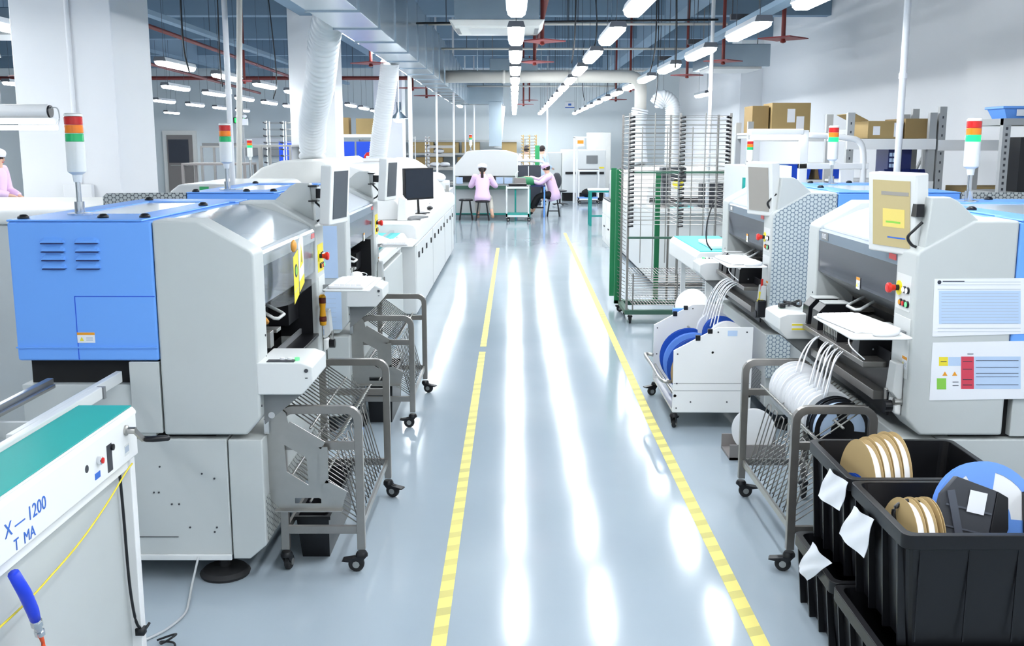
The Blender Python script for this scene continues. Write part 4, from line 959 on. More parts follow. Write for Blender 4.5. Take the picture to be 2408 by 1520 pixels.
MB().prism([(-.5, .95), (-.5, 1.05), (-.2, 1.05), (.02, .97), (.02, .95)], 'y', .5, 1.0).build('cover', 'white_enamel', EC, bevel=.01)
OV = thing('reflow_oven', 'long white oven with a rounded hood behind the left machines', 'oven', (-1.0, 10.4, 0))
MB().box(-1.02, 0, 0, 6.6, .05, .76).build('oven_base', 'light_enamel', OV, bevel=.01)
MB().prism([(-1.03, .765), (.0, .765), (.018, .80), (.018, .93), (-.01, .975), (-.06, .99), (-1.03, .99)], 'y', -.08, 6.62).build('oven_table', 'white_enamel', OV, bevel=.012)
hoodp = [(-1.0, .99), (-1.0, 1.46), (-.95, 1.54), (-.88, 1.56), (-.72, 1.56), (-.58, 1.52), (-.42, 1.42), (-.14, 1.06), (-.12, .99)]
o = MB().prism(hoodp, 'y', .4, 6.4).build('oven_hood', 'white_enamel', OV, bevel=.015)
MB().prism([(q[0] * 1.003, q[1] + (.004 if q[1] > 1 else 0)) for q in hoodp], 'y', 3.3, 3.32).build('hood_seam', 'mid_grey', o)
s = MB()
for k, y in enumerate((.3, .7, 1.25, 1.9, 2.5, 3.1, 3.6, 4.2, 4.9, 5.6, 6.2)): MB().box(0, .012, y - .035, y + .035, .61, .67).build('door_latch', 'black_plastic', OV, bevel=.003)
for y in (.02, 2.2, 4.4, 6.0): s.box(0, .0015, y, y + .006, .06, .76)
s.build('door_seam', 'mid_grey', OV)
CL = thing('connector_lead', 'black connector lead heaped on the box of the nearest right machine', 'cable', (RX - .1, 5.36, .936)); MB().tube(smoothpath([(-.06, 0, .01), (-.03, -.05, .03), (.03, -.03, .01), (.05, .04, .03), (0, .05, .012), (-.04, .01, .03), (.02, -.01, .02)]), .007, 6).box(-.07, -.04, -.02, .02, 0, .02).build('lead', 'cable_black', CL, smooth=False)
for y in (.4, 6.2): MB().cyl((-.1, y, 0), (-.1, y, .05), .04, 12).build('levelling_foot', 'rubber', OV)
MB().prism([(-.6, 1.56), (-.6, 1.6), (-.92, 1.6), (-.92, 1.56)], 'y', 2.7, 3.28).build('exhaust_collar', 'white_enamel', OV, bevel=.01)
mo = thing('desktop_monitor', 'black desktop monitor standing on the table of the white oven', 'monitor', (-1.10, 11.85, .99), math.radians(-38))
MB().box(-.02, .02, -.24, .24, .16, .52).build('monitor_case', 'black_plastic', mo, bevel=.006); MB().box(.0202, .0215, -.225, .225, .18, .505).build('screen', 'screen_black', mo)
MB().cyl((0, 0, .01), (-.01, 0, .2), .014, 10).build('monitor_neck', 'black_plastic', mo); MB().prism(rrect(-.09, .09, -.12, .12, .04), 'z', 0, .012).build('monitor_foot', 'black_plastic', mo)
kb = thing('keyboard', 'grey keyboard on the white oven in front of the black monitor', 'keyboard', (-1.08, 11.0, .99), math.radians(-20))
MB().prism(rrect(-.08, .08, -.22, .22, .01), 'z', 0, .02).build('keyboard_case', 'mid_grey', kb, bevel=.003)
ms = thing('computer_mouse', 'black mouse on the edge of the white oven', 'mouse', (-1.03, 12.6, .99)); MB().ell((0, 0, .018), (.04, .09, .025), 14, 8).build('mouse_body', 'black_plastic', ms, smooth=True)
tag(MB().prism([(-.05, .0), (.05, .0), (.05, .22), (-.03, .26)], 'y', -.06, .06).xf(Matrix.Translation((-1.17, 10.75, .99))).build('sensor_post', 'white_enamel', None, bevel=.01), 'short white post on the near end of the oven table', 'post')
# cream lidded oven farther left
CO = thing('cream_oven', 'cream oven with a rounded lid behind the blue machine tops', 'oven', (-2.04, 11.6, 0))
MB().box(-.90, 0, 0, 2.6, 0, 1.30).build('oven_base', 'light_enamel', CO, bevel=.02)
MB().prism([(-.93, 1.30), (-.93, 1.40), (-.78, 1.52), (-.55, 1.60), (-.1, 1.62), (.01, 1.56), (.01, 1.30)], 'y', -.1, 2.7).build('oven_lid', 'board_white', CO, bevel=.03)
# corrugated hoses
def corrugated(label, pts, r, n=46, mt='hose_white', name='exhaust_hose', amp=.09):
    P = smoothpath(pts, 12); L = [0]
    for i in range(1, len(P)): L.append(L[-1] + (P[i] - P[i - 1]).length)
    Q = []; sc = []; T = L[-1]; m = n * 4
    for k in range(m + 1):
        s_ = T * k / m; i = max(j for j in range(len(L)) if L[j] <= s_ + 1e-9); i = min(i, len(P) - 2)
        t = (s_ - L[i]) / max(1e-6, L[i + 1] - L[i]); Q.append(P[i].lerp(P[i + 1], t)); sc.append(1 + (amp if k % 4 == 2 else (-amp * .6 if k % 4 == 0 else amp * .3)))
    o = MB().tube(Q, r, 20, scales=sc).build(name, mt, None, smooth=True); tag(o, label, 'hose'); return o
corrugated('wide white corrugated hose rising from the cream oven to the metal duct', [(-2.36, 12.1, 1.60), (-2.35, 12.1, 1.75), (-2.24, 11.6, 2.05), (-2.0, 10.8, 2.4), (-1.84, 10.25, 2.8), (-1.70, 9.95, 3.0), (-1.5, 9.9, 3.05)], .14, 40, amp=.13)
corrugated('slimmer white hose rising from the white oven to the metal duct', [(-1.76, 13.4, 1.56), (-1.75, 13.4, 1.7), (-1.66, 13.2, 2.1), (-1.58, 13.1, 2.5), (-1.53, 13.0, 2.78)], .115, 40, amp=.03)
MB_ = thing('pendant_lamp', 'lit metal pendant lamp hanging over the white oven', 'lamp', (-1.50, 13.6, 2.10))
o = MB().lathe([(.03, .22), (.032, .1), (.05, .07), (.115, .01), (.12, 0), (.112, 0), (.045, .06), (.028, .1)], n=24).build('lamp_shade', 'galv', MB_, smooth=True)
MB().ell((0, 0, .0), (.075, .075, .05), 16, 10).build('bulb', 'lamp_glow', MB_, smooth=True); MB().cyl((0, 0, .22), (0, 0, 2.5), .008, 6).build('cord', 'cable_white', MB_)
# poles
def pole(label, x, y, z0=0, z1=CZ, r=.022, mt='pole_white', tilt=(0, 0), clip=None):
    t = thing('service_pole', label, 'pole', (x, y, z0)); MB().cyl((0, 0, 0), (tilt[0], tilt[1], z1 - z0), r, 14).build('pole_tube', mt, t, smooth=True)
    if clip: MB().lathe([(r, -.02), (r * 1.25, -.02), (r * 1.25, .02), (r, .02)], (0, 0, clip), n=14).build('pole_collar', mt, t)
    return t
pole('white service pole between the left machines in front of the tan pole', -2.28, 8.35, 1.0 if 0 else 0, clip=2.2)
pole('thin tan pole leaning beside the white pole on the left', -3.0, 11.0, 0, CZ, .03, 'pvc_white', tilt=(.22, 0))
pole('white service pole rising behind the nearest right machine', 2.97, 8.0, clip=2.3, r=.026)
pole('white service pole seen above the wire rack on the right', 2.26, 12.0, clip=2.4)
for i, (px, Y) in enumerate(((965, 17.0), (1027, 20.0), (1067, 20.4), (1094, 27.8), (1115, 28.0), (1287, 30.0))):
    p = at(px, 300, Y=Y); pole('thin white pole in the distance, %s from the left' % ['first', 'second', 'third', 'fourth', 'fifth', 'sixth'][i], p.x, Y, 0, CZ, .02 if i != 0 else .035)
# inspection lamp at the far left
IL = thing('work_lamp', 'white tube work lamp with a black end at the left edge', 'lamp', (-2.9, 6.5, 1.95))
o = MB().lathe([(.001, 0), (.045, 0), (.045, .9), (.001, .9)], (-.9, 0, .04), (1, 0, 0), 20).build('lamp_barrel', 'white_enamel', IL, smooth=True); autosmooth(o)
MB().lathe([(.001, 0), (.038, 0), (.038, .012), (.001, .012)], (0, 0, .04), (1, 0, 0), 20).build('end_cap', 'black_plastic', IL)
MB().prism([(-.05, .0), (.05, .0), (.03, -.035), (-.03, -.035)], 'x', -.9, .02).build('reflector', 'light_enamel', IL)
MB().cyl((-.9, -.03, -.06), (.05, -.03, -.06), .014, 12).cyl((-.9, .03, -.06), (.03, .03, -.06), .014, 12).build('tube', 'lamp_glow_soft', IL, smooth=True)
MB().tube(smoothpath([(.0, 0, .06), (.05, 0, .06), (.06, 0, .0), (.04, 0, -.05)]), .004, 6).build('lamp_wire', 'cable_grey', IL, smooth=True)
for x in (-.8, -.3): MB().cyl((x, 0, .08), (x, 0, CZ - 1.95), .005, 6).build('lamp_cable', 'cable_grey', IL)
# ================================================================ ceiling services
DU = thing('air_duct', 'square metal air duct running along the left of the aisle ceiling', 'duct', (0, 0, 0))
MB().box(-1.52, -1.14, -1, 27.0, 2.75, 3.42).build('duct_run', 'galv', DU, bevel=.004)
fl_ = MB()
for k in range(24):
    y = -.5 + 1.18 * k; fl_.box(-1.532, -1.128, y, y + .02, 2.738, 3.432)
fl_.build('duct_flange', 'galv', DU)
MB().box(-1.16, -.27, 26.2, 27.0, 2.75, 3.42).build('duct_branch', 'galv', DU, bevel=.004); MB().box(-.62, -.30, 26.0, 26.4, 1.70, 2.80).build('duct_drop', 'galv', DU, bevel=.004)
MB().tube([(-.30, 26.1, 2.7), (-.40, 26.1, 1.66)], .09, 16).build('flexible_hose', 'hose_white', DU, smooth=True)
PP = thing('vent_pipe', 'wide cream pipe crossing the ceiling over the aisle', 'pipe', (0, 0, 0))
path = [(-1.12, 17.3, 2.87), (1.9, 17.3, 2.87)] + [(1.9 + .2 * math.sin(a), 17.3, 2.67 + .2 * math.cos(a)) for a in [PI / 2 * i / 6 for i in range(1, 7)]] + [(2.1, 17.3, 2.3)]
MB().tube(path, .10, 20).build('pipe_run', 'pvc_white', PP, smooth=True); MB().cyl((1.0, 17.3, 2.87), (1.06, 17.3, 2.87), .108, 20).cyl((-.2, 17.3, 2.87), (-.14, 17.3, 2.87), .108, 20).build('pipe_collar', 'pvc_white', PP, smooth=True)
for x in (-.6, .45, 1.6): MB().cyl((x, 17.3, 2.95), (x, 17.3, CZ), .01, 6).build('pipe_hanger', 'galv', PP)
corrugated('left pale corrugated hose dropping behind the wire rack', [(2.10, 17.3, 2.35), (2.06, 17.3, 2.1), (2.06, 17.2, 1.8), (2.08, 17.1, 1.45)], .135, 24, 'hose_white', amp=.05)
corrugated('right pale corrugated hose curving over behind the wire rack', [(2.32, 17.0, 2.40), (2.42, 17.0, 2.52), (2.58, 17.0, 2.40), (2.60, 17.0, 2.0), (2.60, 17.0, 1.45)], .12, 34, 'hose_white', amp=.07)
AC = thing('ceiling_cassette', 'white square air conditioning cassette at the top of the picture', 'air conditioner', (-.17, 10.9, 3.0))
MB().prism([(-.48, -.0), (-.42, -.07), (.42, -.07), (.48, 0)], 'y', -.45, .45).build('front_panel', 'board_white', AC, bevel=.01); MB().box(-.42, .42, -.42, .42, 0, .3).build('cassette_body', 'galv', AC)
MB().box(-.28, .28, -.28, .28, -.078, -.07).build('intake_grille', 'light_enamel', AC)
for x, y in ((-.4, 0), (.4, 0)): MB().box(x - .02, x + .02, -.25, .25, -.075, -.07).build('air_slot', 'mid_grey', AC)
for x in (-.4, .4): MB().cyl((x, 0, .3), (x, 0, CZ - 3.0), .008, 6).build('hanger_rod', 'steel_dark', AC)
# cable trays and small pipes under the slab
def runpipe(label, pts, r, mt, cat='pipe', name='ceiling_pipe', grp=None):
    o = MB().tube(pts, r, 10).build(name, mt, None, smooth=True); tag(o, label, cat, grp)
    a, b = Vector(pts[0]), Vector(pts[-1])
    for u in (.1, .5, .9):
        q = a.lerp(b, u); MB().cyl(q, (q.x, q.y, CZ), .006, 5).build('hanger_rod', 'cable_dark', o)
    return o
for k, (y, z) in enumerate(((9.6, 3.35), (13.6, 3.30), (16.0, 3.20), (20.8, 3.2), (24.6, 3.1))):
    runpipe('thin pale conduit crossing the ceiling, %s from the front' % ['first', 'second', 'third', 'fourth', 'fifth'][k], [(-1.1, y, z), (2.75, y, z)], .018, 'pvc_white', 'conduit', 'conduit', 'pale ceiling conduits')
runpipe('long pale conduit crossing the left ceiling', [(-1.7, 9.0, 3.6), (-15, 12.0, 3.65)], .02, 'pvc_white')
TR = thing('cable_tray', 'white cable tray running diagonally over the left hall', 'cable tray', (0, 0, 0))
MB().bar((-4.45, 3, 3.35), (-4.45, 28, 3.35), .12, .06).build('tray', 'beam_paint', TR)
TR = thing('cable_tray', 'grey cable tray running above the right machine line', 'cable tray', (0, 0, 0))
MB().bar((2.45, 3, 3.05), (2.45, 34, 3.05), .14, .05).build('tray', 'beam_paint', TR)
for y in (8.5, 11.2, 13.9, 16.6): MB().box(2.30, 2.60, y, y + .08, 3.08, 3.14).cyl((2.32, y + .04, 3.1), (2.32, y + .04, CZ), .006, 6).build('tray_hanger', 'dark_grey', TR)
runpipe('black ceiling rod crossing above the aisle', [(-1.1, 11.9, 3.12), (2.3, 11.9, 3.16)], .012, 'cable_black')
for k, (pts) in enumerate(([(-16, 24, 3.25), (-3.9, 24, 3.25)], [(-3.9, 24.0, 3.25), (-1.7, 24.0, 3.25)], [(-4.9, 6, 3.45), (-4.9, 28, 3.15)], [(-6.8, 5, 3.5), (-6.8, 28, 3.1)], [(3.2, 4, 3.5), (3.2, 34, 3.4)], [(.45, 8, 3.75), (.45, 33, 3.6)])):
    runpipe('dark red sprinkler pipe under the ceiling, run %s' % ['over the left hall', 'between pillar and duct', 'left of the cable tray', 'deep in the left hall', 'above the right machines', 'above the aisle'][k], pts, .045 if k < 2 else .03, 'brown_pipe', 'pipe', 'sprinkler_pipe', 'red sprinkler pipes')
def baffle(label, x, y, z, s=.18, rz=PI / 4):
    t = thing('sprinkler_baffle', label, 'sprinkler', (x, y, z), rz, 'red sprinkler baffle plates')
    MB().box(-s, s, -s, s, 0, .012).build('baffle_plate', 'red_baffle', t); MB().cyl((0, 0, .012), (0, 0, CZ - z), .022, 10).build('drop_pipe', 'brown_pipe', t); MB().lathe([(.02, 0), (.03, -.03), (.01, -.04), (0, -.04)], n=10).build('sprinkler_head', 'brown_pipe', t)
for i, (px, py, Y) in enumerate(((1275, 98, 11.4), (1257, 147, 13.6), (1231, 246, 26.0), (872, 150, 13.0), (970, 208, 17.6), (1003, 226, 20.5), (575, 192, 18.0), (60, 180, 15.0), (1790, 92, 10.6), (1660, 145, 13.5), (1582, 178, 16.2), (1482, 212, 20.0), (1448, 235, 24.0), (1245, 236, 30))):
    p = at(px, py, Y=Y); baffle('dark red square sprinkler baffle plate, %s' % ['largest over the aisle', 'second over the aisle', 'far one over the aisle tipped toward the view', 'left of the duct beside the hose', 'left of the duct, third', 'left of the duct, fourth', 'over the left hall beside the poles', 'at the left edge', 'nearest on the right', 'second on the right', 'third on the right', 'fourth on the right beyond the pipe', 'fifth on the right', 'farthest over the aisle'][i], p.x + (.22 if px > 1570 else 0), Y, p.z)
for i, (px, py, Y) in enumerate(((1345, 60, 10), (1395, 50, 12), (1530, 90, 11), (1590, 75, 10.5), (1375, 200, 24), (1425, 195, 22), (1540, 190, 16), (440, 70, 9), (640, 170, 14), (520, 130, 12))):
    p = at(px, py, Y=Y); q = Vector((p.x, Y, p.z)); rr = random.Random(i)
    o = MB().tube(smoothpath([(p.x, Y, CZ), (p.x + rr.uniform(-.05, .05), Y, (CZ + p.z) / 2 + .3), (p.x + rr.uniform(-.06, .06), Y, p.z), (p.x, Y, p.z - .35)], 5), .008, 5).build('hanging_cable', 'cable_black', None, smooth=True)
    tag(o, 'loose black cable hanging from the ceiling', 'cable', 'loose hanging cables')
# fan coil units and side ducts in the ceiling void
for i, (x, y, z, w, d, h) in enumerate(((.0, 20.0, 3.05, .9, .8, .3), (3.6, 17.5, 3.0, 1.0, 1.4, .35), (-6.5, 14, 3.2, 1.4, 1.0, .3))):
    t = thing('fan_coil', 'grey metal fan coil box hung in the ceiling, %s' % ['over the aisle', 'over the right side', 'over the left hall'][i], 'air unit', (x, y, z)); MB().box(-w / 2, w / 2, -d / 2, d / 2, 0, h).build('casing', 'galv', t, bevel=.01); MB().box(-w * .4, w * .4, -d * .4, d * .4, -.03, 0).build('grille', 'light_enamel', t)
    for s in (-1, 1): MB().cyl((s * w * .45, 0, h), (s * w * .45, 0, CZ - z), .008, 6).build('hanger_rod', 'steel_dark', t)
# ================================================================ people
def skinmesh(name, verts, edges, radii, mt, parent, root=0, sub=2, smooth=True):
    me = bpy.data.meshes.new(name); me.from_pydata([tuple(v) for v in verts], edges, []); me.update(); me.materials.append(M[mt])
    o = bpy.data.objects.new(name, me); COL.objects.link(o)
    if parent is not None: o.parent = parent
    sk = o.modifiers.new('skin', 'SKIN'); sk.use_smooth_shade = True
    if not me.skin_vertices:
        bpy.context.view_layer.objects.active = o
    for i, r in enumerate(radii):
        sv = me.skin_vertices[0].data[i]; sv.radius = (r, r) if not isinstance(r, tuple) else r
        sv.use_root = (i == root)
    ss = o.modifiers.new('sub', 'SUBSURF'); ss.levels = sub; ss.render_levels = sub
    return o
def hand_chain(V, E, R, wrist, d, up, wi):
    """adds a palm and five finger chains to a skin graph"""
    d = Vector(d).normalized(); up = Vector(up).normalized(); s = d.cross(up).normalized(); w = Vector(wrist)
    def add(p, r, par): V.append(p); R.append(r); E.append((par, len(V) - 1)); return len(V) - 1
    palm = add(w + d * .05, .022, wi)
    for k, (off, ln) in enumerate(((-.030, .062), (-.010, .072), (.010, .068), (.028, .054))):
        a = add(w + d * .085 + s * off, .009, palm); b = add(w + d * (.085 + ln * .5) + s * off * 1.1 - up * .008, .0075, a); add(w + d * (.085 + ln) + s * off * 1.15 - up * .025, .006, b)
    a = add(w + d * .045 - s * .035, .010, palm); add(w + d * .08 - s * .055 - up * .01, .0075, a)
def person(label, loc, rz, J, coat='pink_coat', cap='cap_white', trousers='trousers_beige', hair_style='tail', hem=.4, shoe='shoe_tan', scale=1):
    t = thing('person', label, 'person', loc, rz); t.scale = (scale,) * 3
    J = {k: Vector(v) for k, v in J.items()}
    names = ['pelvis', 'waist', 'chest', 'neck', 'head', 'crown', 'shl', 'ell', 'wrl', 'shr', 'elr', 'wrr', 'hipl', 'knl', 'anl', 'tol', 'hipr', 'knr', 'anr', 'tor']
    up = (J['head'] - J['neck']).normalized(); J['crown'] = J['head'] + up * .07
    V = [J[n] for n in names]; R = [.12, .11, .12, .05, .082, .06, .055, .042, .028, .055, .042, .028, .085, .06, .042, .03, .085, .06, .042, .03]
    ix = {n: i for i, n in enumerate(names)}
    E = [(ix[a], ix[b]) for a, b in (('pelvis', 'waist'), ('waist', 'chest'), ('chest', 'neck'), ('neck', 'head'), ('head', 'crown'), ('chest', 'shl'), ('shl', 'ell'), ('ell', 'wrl'), ('chest', 'shr'), ('shr', 'elr'), ('elr', 'wrr'), ('pelvis', 'hipl'), ('hipl', 'knl'), ('knl', 'anl'), ('anl', 'tol'), ('pelvis', 'hipr'), ('hipr', 'knr'), ('knr', 'anr'), ('anr', 'tor'))]
    for s in 'lr': hand_chain(V, E, R, J['wr' + s], J['wr' + s] - J['el' + s], (0, 0, 1), ix['wr' + s])
    body = skinmesh('body', V, E, R, 'skin', t)
    f = J['face'].normalized() if 'face' in J else Vector((0, 1, 0)); side = f.cross(up).normalized(); h = J['head'] + up * .015
    fc = MB(); fc.loft([[h + f * .078 + side * .012 - up * .03, h + f * .078 - side * .012 - up * .03, h + f * .075 + up * .02], [h + f * .105 + side * .006 - up * .028, h + f * .105 - side * .006 - up * .028, h + f * .08 + up * .018]])
    fc.build('nose', 'skin', t, smooth=True)
    for s in (-1, 1):
        MB().ell(h + f * .072 + side * s * .03 + up * .018, (.012, .012, .007), 8, 6).build('eye', 'hair', t, smooth=True)
        MB().ell(h + side * s * .084 - up * .0, (.012, .012, .022), 8, 6).build('ear', 'skin', t, smooth=True)
    MB().ell(h + f * .074 - up * .05, (.02, .02, .006), 8, 6).build('mouth', 'red_trim', t, smooth=True)
    rot = Vector((0, 0, 1)).rotation_difference(up).to_matrix().to_4x4()
    hm = MB().ell(h - f * .022 + up * .025, (.095, .095, .105), 18, 12, rot); 
    if hair_style == 'tail': hm.tube(smoothpath([h - f * .10 + up * .01, h - f * .13 - up * .04, h - f * .12 - up * .12, h - f * .10 - up * .20], 4), .034, 10, scales=None)
    hm.build('hair', 'hair', t, smooth=True)
    if cap:
        c = MB().lathe([(.104, -.005), (.108, .02), (.112, .05), (.095, .085), (.05, .105), (0, .108)], (0, 0, 0), n=22).xf(Matrix.Translation(h + up * .025 - f * .012) @ rot @ Matrix.Rotation(.0, 4, 'X')).build('cap', cap, t, smooth=True)
    # coat or shirt: ring loft along the spine plus tapered sleeves
    def ring(c, ax, rx, ry, n=18):
        ax = Vector(ax).normalized(); fwd = Vector((0, 1, 0)); sx = fwd.cross(ax).normalized(); sy = ax.cross(sx)
        return [Vector(c) + sx * (rx * math.cos(2 * PI * i / n)) + sy * (ry * math.sin(2 * PI * i / n)) for i in range(n)]
    sp = J['neck'] - J['pelvis']; P_, W_2, C_, N_ = J['pelvis'], J['waist'], J['chest'], J['neck']
    rings = [ring(P_ + (Vector(J['hem']) if 'hem' in J else Vector((0, 0, -.05))), sp, .185, .165), ring(P_ + Vector((0, .0, -.02)), sp, .19, .165), ring(P_.lerp(W_2, .6), sp, .165, .135), ring(W_2, sp, .155, .125), ring(C_, sp, .175, .13), ring(C_.lerp(N_, .45), sp, .165, .115), ring(C_.lerp(N_, .8), sp, .10, .08), ring(N_, sp, .055, .055)]
    cm = MB().loft(rings)
    for s in 'lr':
        a_, e_, w_ = J['sh' + s], J['el' + s], J['wr' + s]; i_ = a_.lerp(C_, .35)
        cm.tube(smoothpath([i_, a_, a_.lerp(e_, .5), e_, e_.lerp(w_, .5), e_.lerp(w_, .88)], 3), .075, 12, scales=[.9 + .1 * min(1, k / 3) - .36 * max(0, k - 3) / 12 for k in range(16)])
    co_ = cm.build('coat', coat, t, smooth=True)
    for s in 'lr':
        skinmesh('trouser_leg', [J['pelvis'], J['hip' + s], J['kn' + s], J['an' + s] + (J['kn' + s] - J['an' + s]) * .15], [(0, 1), (1, 2), (2, 3)], [.1, .105, .078, .06], trousers, t)
        a, b = J['an' + s], J['to' + s]; skinmesh('shoe', [a - Vector((0, 0, .02)), a.lerp(b, .5) - Vector((0, 0, .015)), b - Vector((0, 0, .0))], [(0, 1), (1, 2)], [.045, .042, .035], shoe, t)
    return t
sit = dict(pelvis=(0, 0, .56), waist=(0, .02, .72), chest=(0, .05, .92), neck=(0, .08, 1.08), head=(0, .10, 1.17), shl=(-.17, .06, 1.0), ell=(-.27, .14, .80), wrl=(-.20, .36, .84), shr=(.17, .06, 1.0), elr=(.30, .14, .80), wrr=(.2, .36, .84),
           hipl=(-.1, .04, .54), knl=(-.12, .38, .52), anl=(-.12, .34, .10), tol=(-.12, .46, .045), hipr=(.1, .04, .54), knr=(.16, .34, .50), anr=(.22, .02, .17), tor=(.25, -.03, .055), face=(0, 1, 0), hem=(0, -.02, -.10))
person('seated person in a pink coat and white cap, seen from behind at the bench', (-.73, 23.95, .0), 0, sit)
sit2 = dict(pelvis=(0, 0, .56), waist=(0, .03, .72), chest=(0, .10, .92), neck=(0, .15, 1.07), head=(0, .19, 1.16), shl=(-.16, .12, .98), ell=(-.20, .34, .82), wrl=(-.12, .56, .86), shr=(.16, .12, .98), elr=(.22, .36, .88), wrr=(.12, .60, .95),
            hipl=(-.1, .04, .54), knl=(-.12, .40, .50), anl=(-.12, .60, .12), tol=(-.12, .72, .05), hipr=(.1, .04, .54), knr=(.12, .36, .50), anr=(.12, .50, .12), tor=(.12, .62, .045), face=(0, 1, -.2), hem=(0, -.03, -.16))
person('seated person in a pink coat and lilac cap, seen in profile facing left', (.98, 25.3, 0), PI / 2, sit2, cap='pink_coat', trousers='trousers_black', shoe='black_plastic', hair_style='short')
stand = dict(pelvis=(0, 0, .95), waist=(0, 0, 1.1), chest=(0, .02, 1.30), neck=(0, .04, 1.46), head=(0, .06, 1.57), shl=(-.19, .02, 1.40), ell=(-.25, .06, 1.12), wrl=(-.16, .26, 1.02), shr=(.19, .02, 1.40), elr=(.25, .06, 1.12), wrr=(.16, .28, 1.05),
             hipl=(-.1, 0, .92), knl=(-.11, .03, .5), anl=(-.11, 0, .09), tol=(-.11, .13, .04), hipr=(.1, 0, .92), knr=(.11, .03, .5), anr=(.11, 0, .09), tor=(.11, .13, .04), face=(0, 1, -.2), hem=(0, 0, -.2))
person('standing person in a pink coat at the left edge behind the machines', (-7.45, 14.8, 0), -PI / 2, stand, hair_style='short')
p = at(1240, 350, Y=30); person('dark haired person in a white shirt standing far away behind the narrow rack', (p.x, 30, 0), .3, stand, coat='cap_white', cap=None, trousers='trousers_black', hair_style='short', hem=0, shoe='black_plastic')
p = at(1272, 350, Y=31); person('dark haired person in a pale blue shirt standing far away, right of the rack', (p.x, 31, 0), -.9, stand, coat='shirt_blue', cap=None, trousers='trousers_black', hair_style='short', hem=0, shoe='black_plastic')
# stools
def stool(label, x, y, s=.17, h=.47):
    t = thing('stool', label, 'stool', (x, y, 0), 0, 'black stools at the benches')
    MB().lathe([(0, 0), (s * .95, 0), (s, .012), (s, .03), (s * .85, .045), (0, .05)], (0, 0, h - .05), n=22).build('seat', 'black_plastic', t, smooth=True)
    for a in (.25, .75, 1.25, 1.75):
        c, d = math.cos(a * PI), math.sin(a * PI); MB().cyl((c * s * 1.25, d * s * 1.25, 0), (c * s * .75, d * s * .75, h - .05), .014, 8).build('leg', 'black_plastic', t)
    pts = [(math.cos(a * PI) * s * 1.15, math.sin(a * PI) * s * 1.15, .13) for a in (.25, .75, 1.25, 1.75)]; MB().tube(pts, .008, 6, closed=True).build('foot_ring', 'black_plastic', t)
    return t
stool('black stool under the seated person at the bench', -.73, 23.95); stool('empty black stool left of the seated person', -1.12, 24.05, .17, .5)
stool('black stool under the person seen in profile', .98, 25.3, .17)
# bench
BE = thing('work_bench', 'long work bench with a green edge where the person in pink sits', 'bench', (-1.42, 24.4, 0))
MB().box(0, 1.82, 0, .6, .76, .79).build('bench_top', 'mid_grey', BE); MB().box(0, 1.82, -.006, 0, .70, .79).build('bench_edge', 'green_dark', BE); MB().box(.02, 1.80, .3, .33, .12, .72).build('back_panel', 'grey_taupe', BE) if 0 else MB().box(.02, 1.80, .3, .33, .12, .72).build('back_panel', 'light_enamel', BE)
MB().box(0, 1.82, .25, .35, .08, .12).build('foot_rail', 'teal_paint', BE)
for x in (.0, 1.44, 1.78): MB().box(x, x + .04, .02, .06, 0, .76).build('leg', 'teal_paint', BE)
# wave machine
WM = thing('solder_machine', 'large white solder machine with a sloped hood behind the bench', 'machine', (-1.45, 25.3, 0))
MB().prism([(0, 1.06), (0, 1.24), (.30, 1.58), (.45, 1.60), (.9, 1.62), (1.25, 1.60), (1.55, 1.52), (1.55, .98), (0, .98)], 'y', 0, 1.4).build('hood', 'light_enamel', WM, bevel=.02)
MB().box(0, 1.55, .05, 1.35, .1, .98).build('machine_body', 'grey_enamel', WM, bevel=.01)
MB().box(.1, 1.0, -.01, .05, .84, .98).build('front_opening', 'black_plastic', WM)
MB().prism([(.02, .99), (.30, 1.6 - .03), (.27, 1.57), (0, 1.02)], 'y', -.02, 0).build('hood_stay', 'black_plastic', WM) if 0 else None
for x in (.04, 1.02): MB().box(x, x + .16 if x < 1 else x + .17, -.05, -.04, .80, .96).build('document_holder', 'paper_blue', WM)
MB().box(1.22, 1.42, -.05, -.04, .80, .95).build('document_holder', 'paper_blue', WM)
signal_tower(WM, .38, .4, 1.60, None, 1.1, .12)
# white trolley
def trolley(label, loc, w, d, h, fm='light_enamel', topm='dark_grey', shelf='teal_paint', rz=0, cast=True, name='trolley', shelves=1):
    t = thing(name, label, 'trolley', loc, rz); MB().box(0, w, 0, d, h - .05, h).build('tray_top', fm, t, bevel=.003); MB().box(.02, w - .02, .02, d - .02, h, h + .012).build('top_mat', topm, t)
    z0 = .09 if cast else 0
    for x in (0, w - .035):
        for y in (0, d - .035): MB().box(x, x + .035, y, y + .035, z0, h - .05).build('leg', fm, t)
    for k in range(shelves): z = .15 + k * (h - .2) / max(1, shelves); MB().box(.0, w, 0, d, z, z + .03).build('lower_shelf', shelf, t)
    MB().box(0, w, 0, .03, .1, .15).build('lower_frame', fm, t)
    if cast:
        for x in (.03, w - .03):
            for y in (.03, d - .03): caster(t, x, y, .1, .04, 0)
    return t
trolley('white trolley with a teal lower shelf at the right end of the bench', (-.18, 23.6, 0), .54, .45, .80)
tag(MB().box(-.12, .3, 23.7, 23.95, .813, .86).build('dark_tray', 'black_plastic', None, bevel=.01), 'flat black tray lying on the white trolley', 'tray')
tag(MB().prism([(.0, 0), (.30, 0), (.28, .18), (.02, .18)], 'y', 0, .2).xf(Matrix.Translation((.0, 24.4, .79))).build('paper_bin', 'grey_taupe', None, bevel=.01), 'taupe box standing on the bench above the white trolley', 'box')
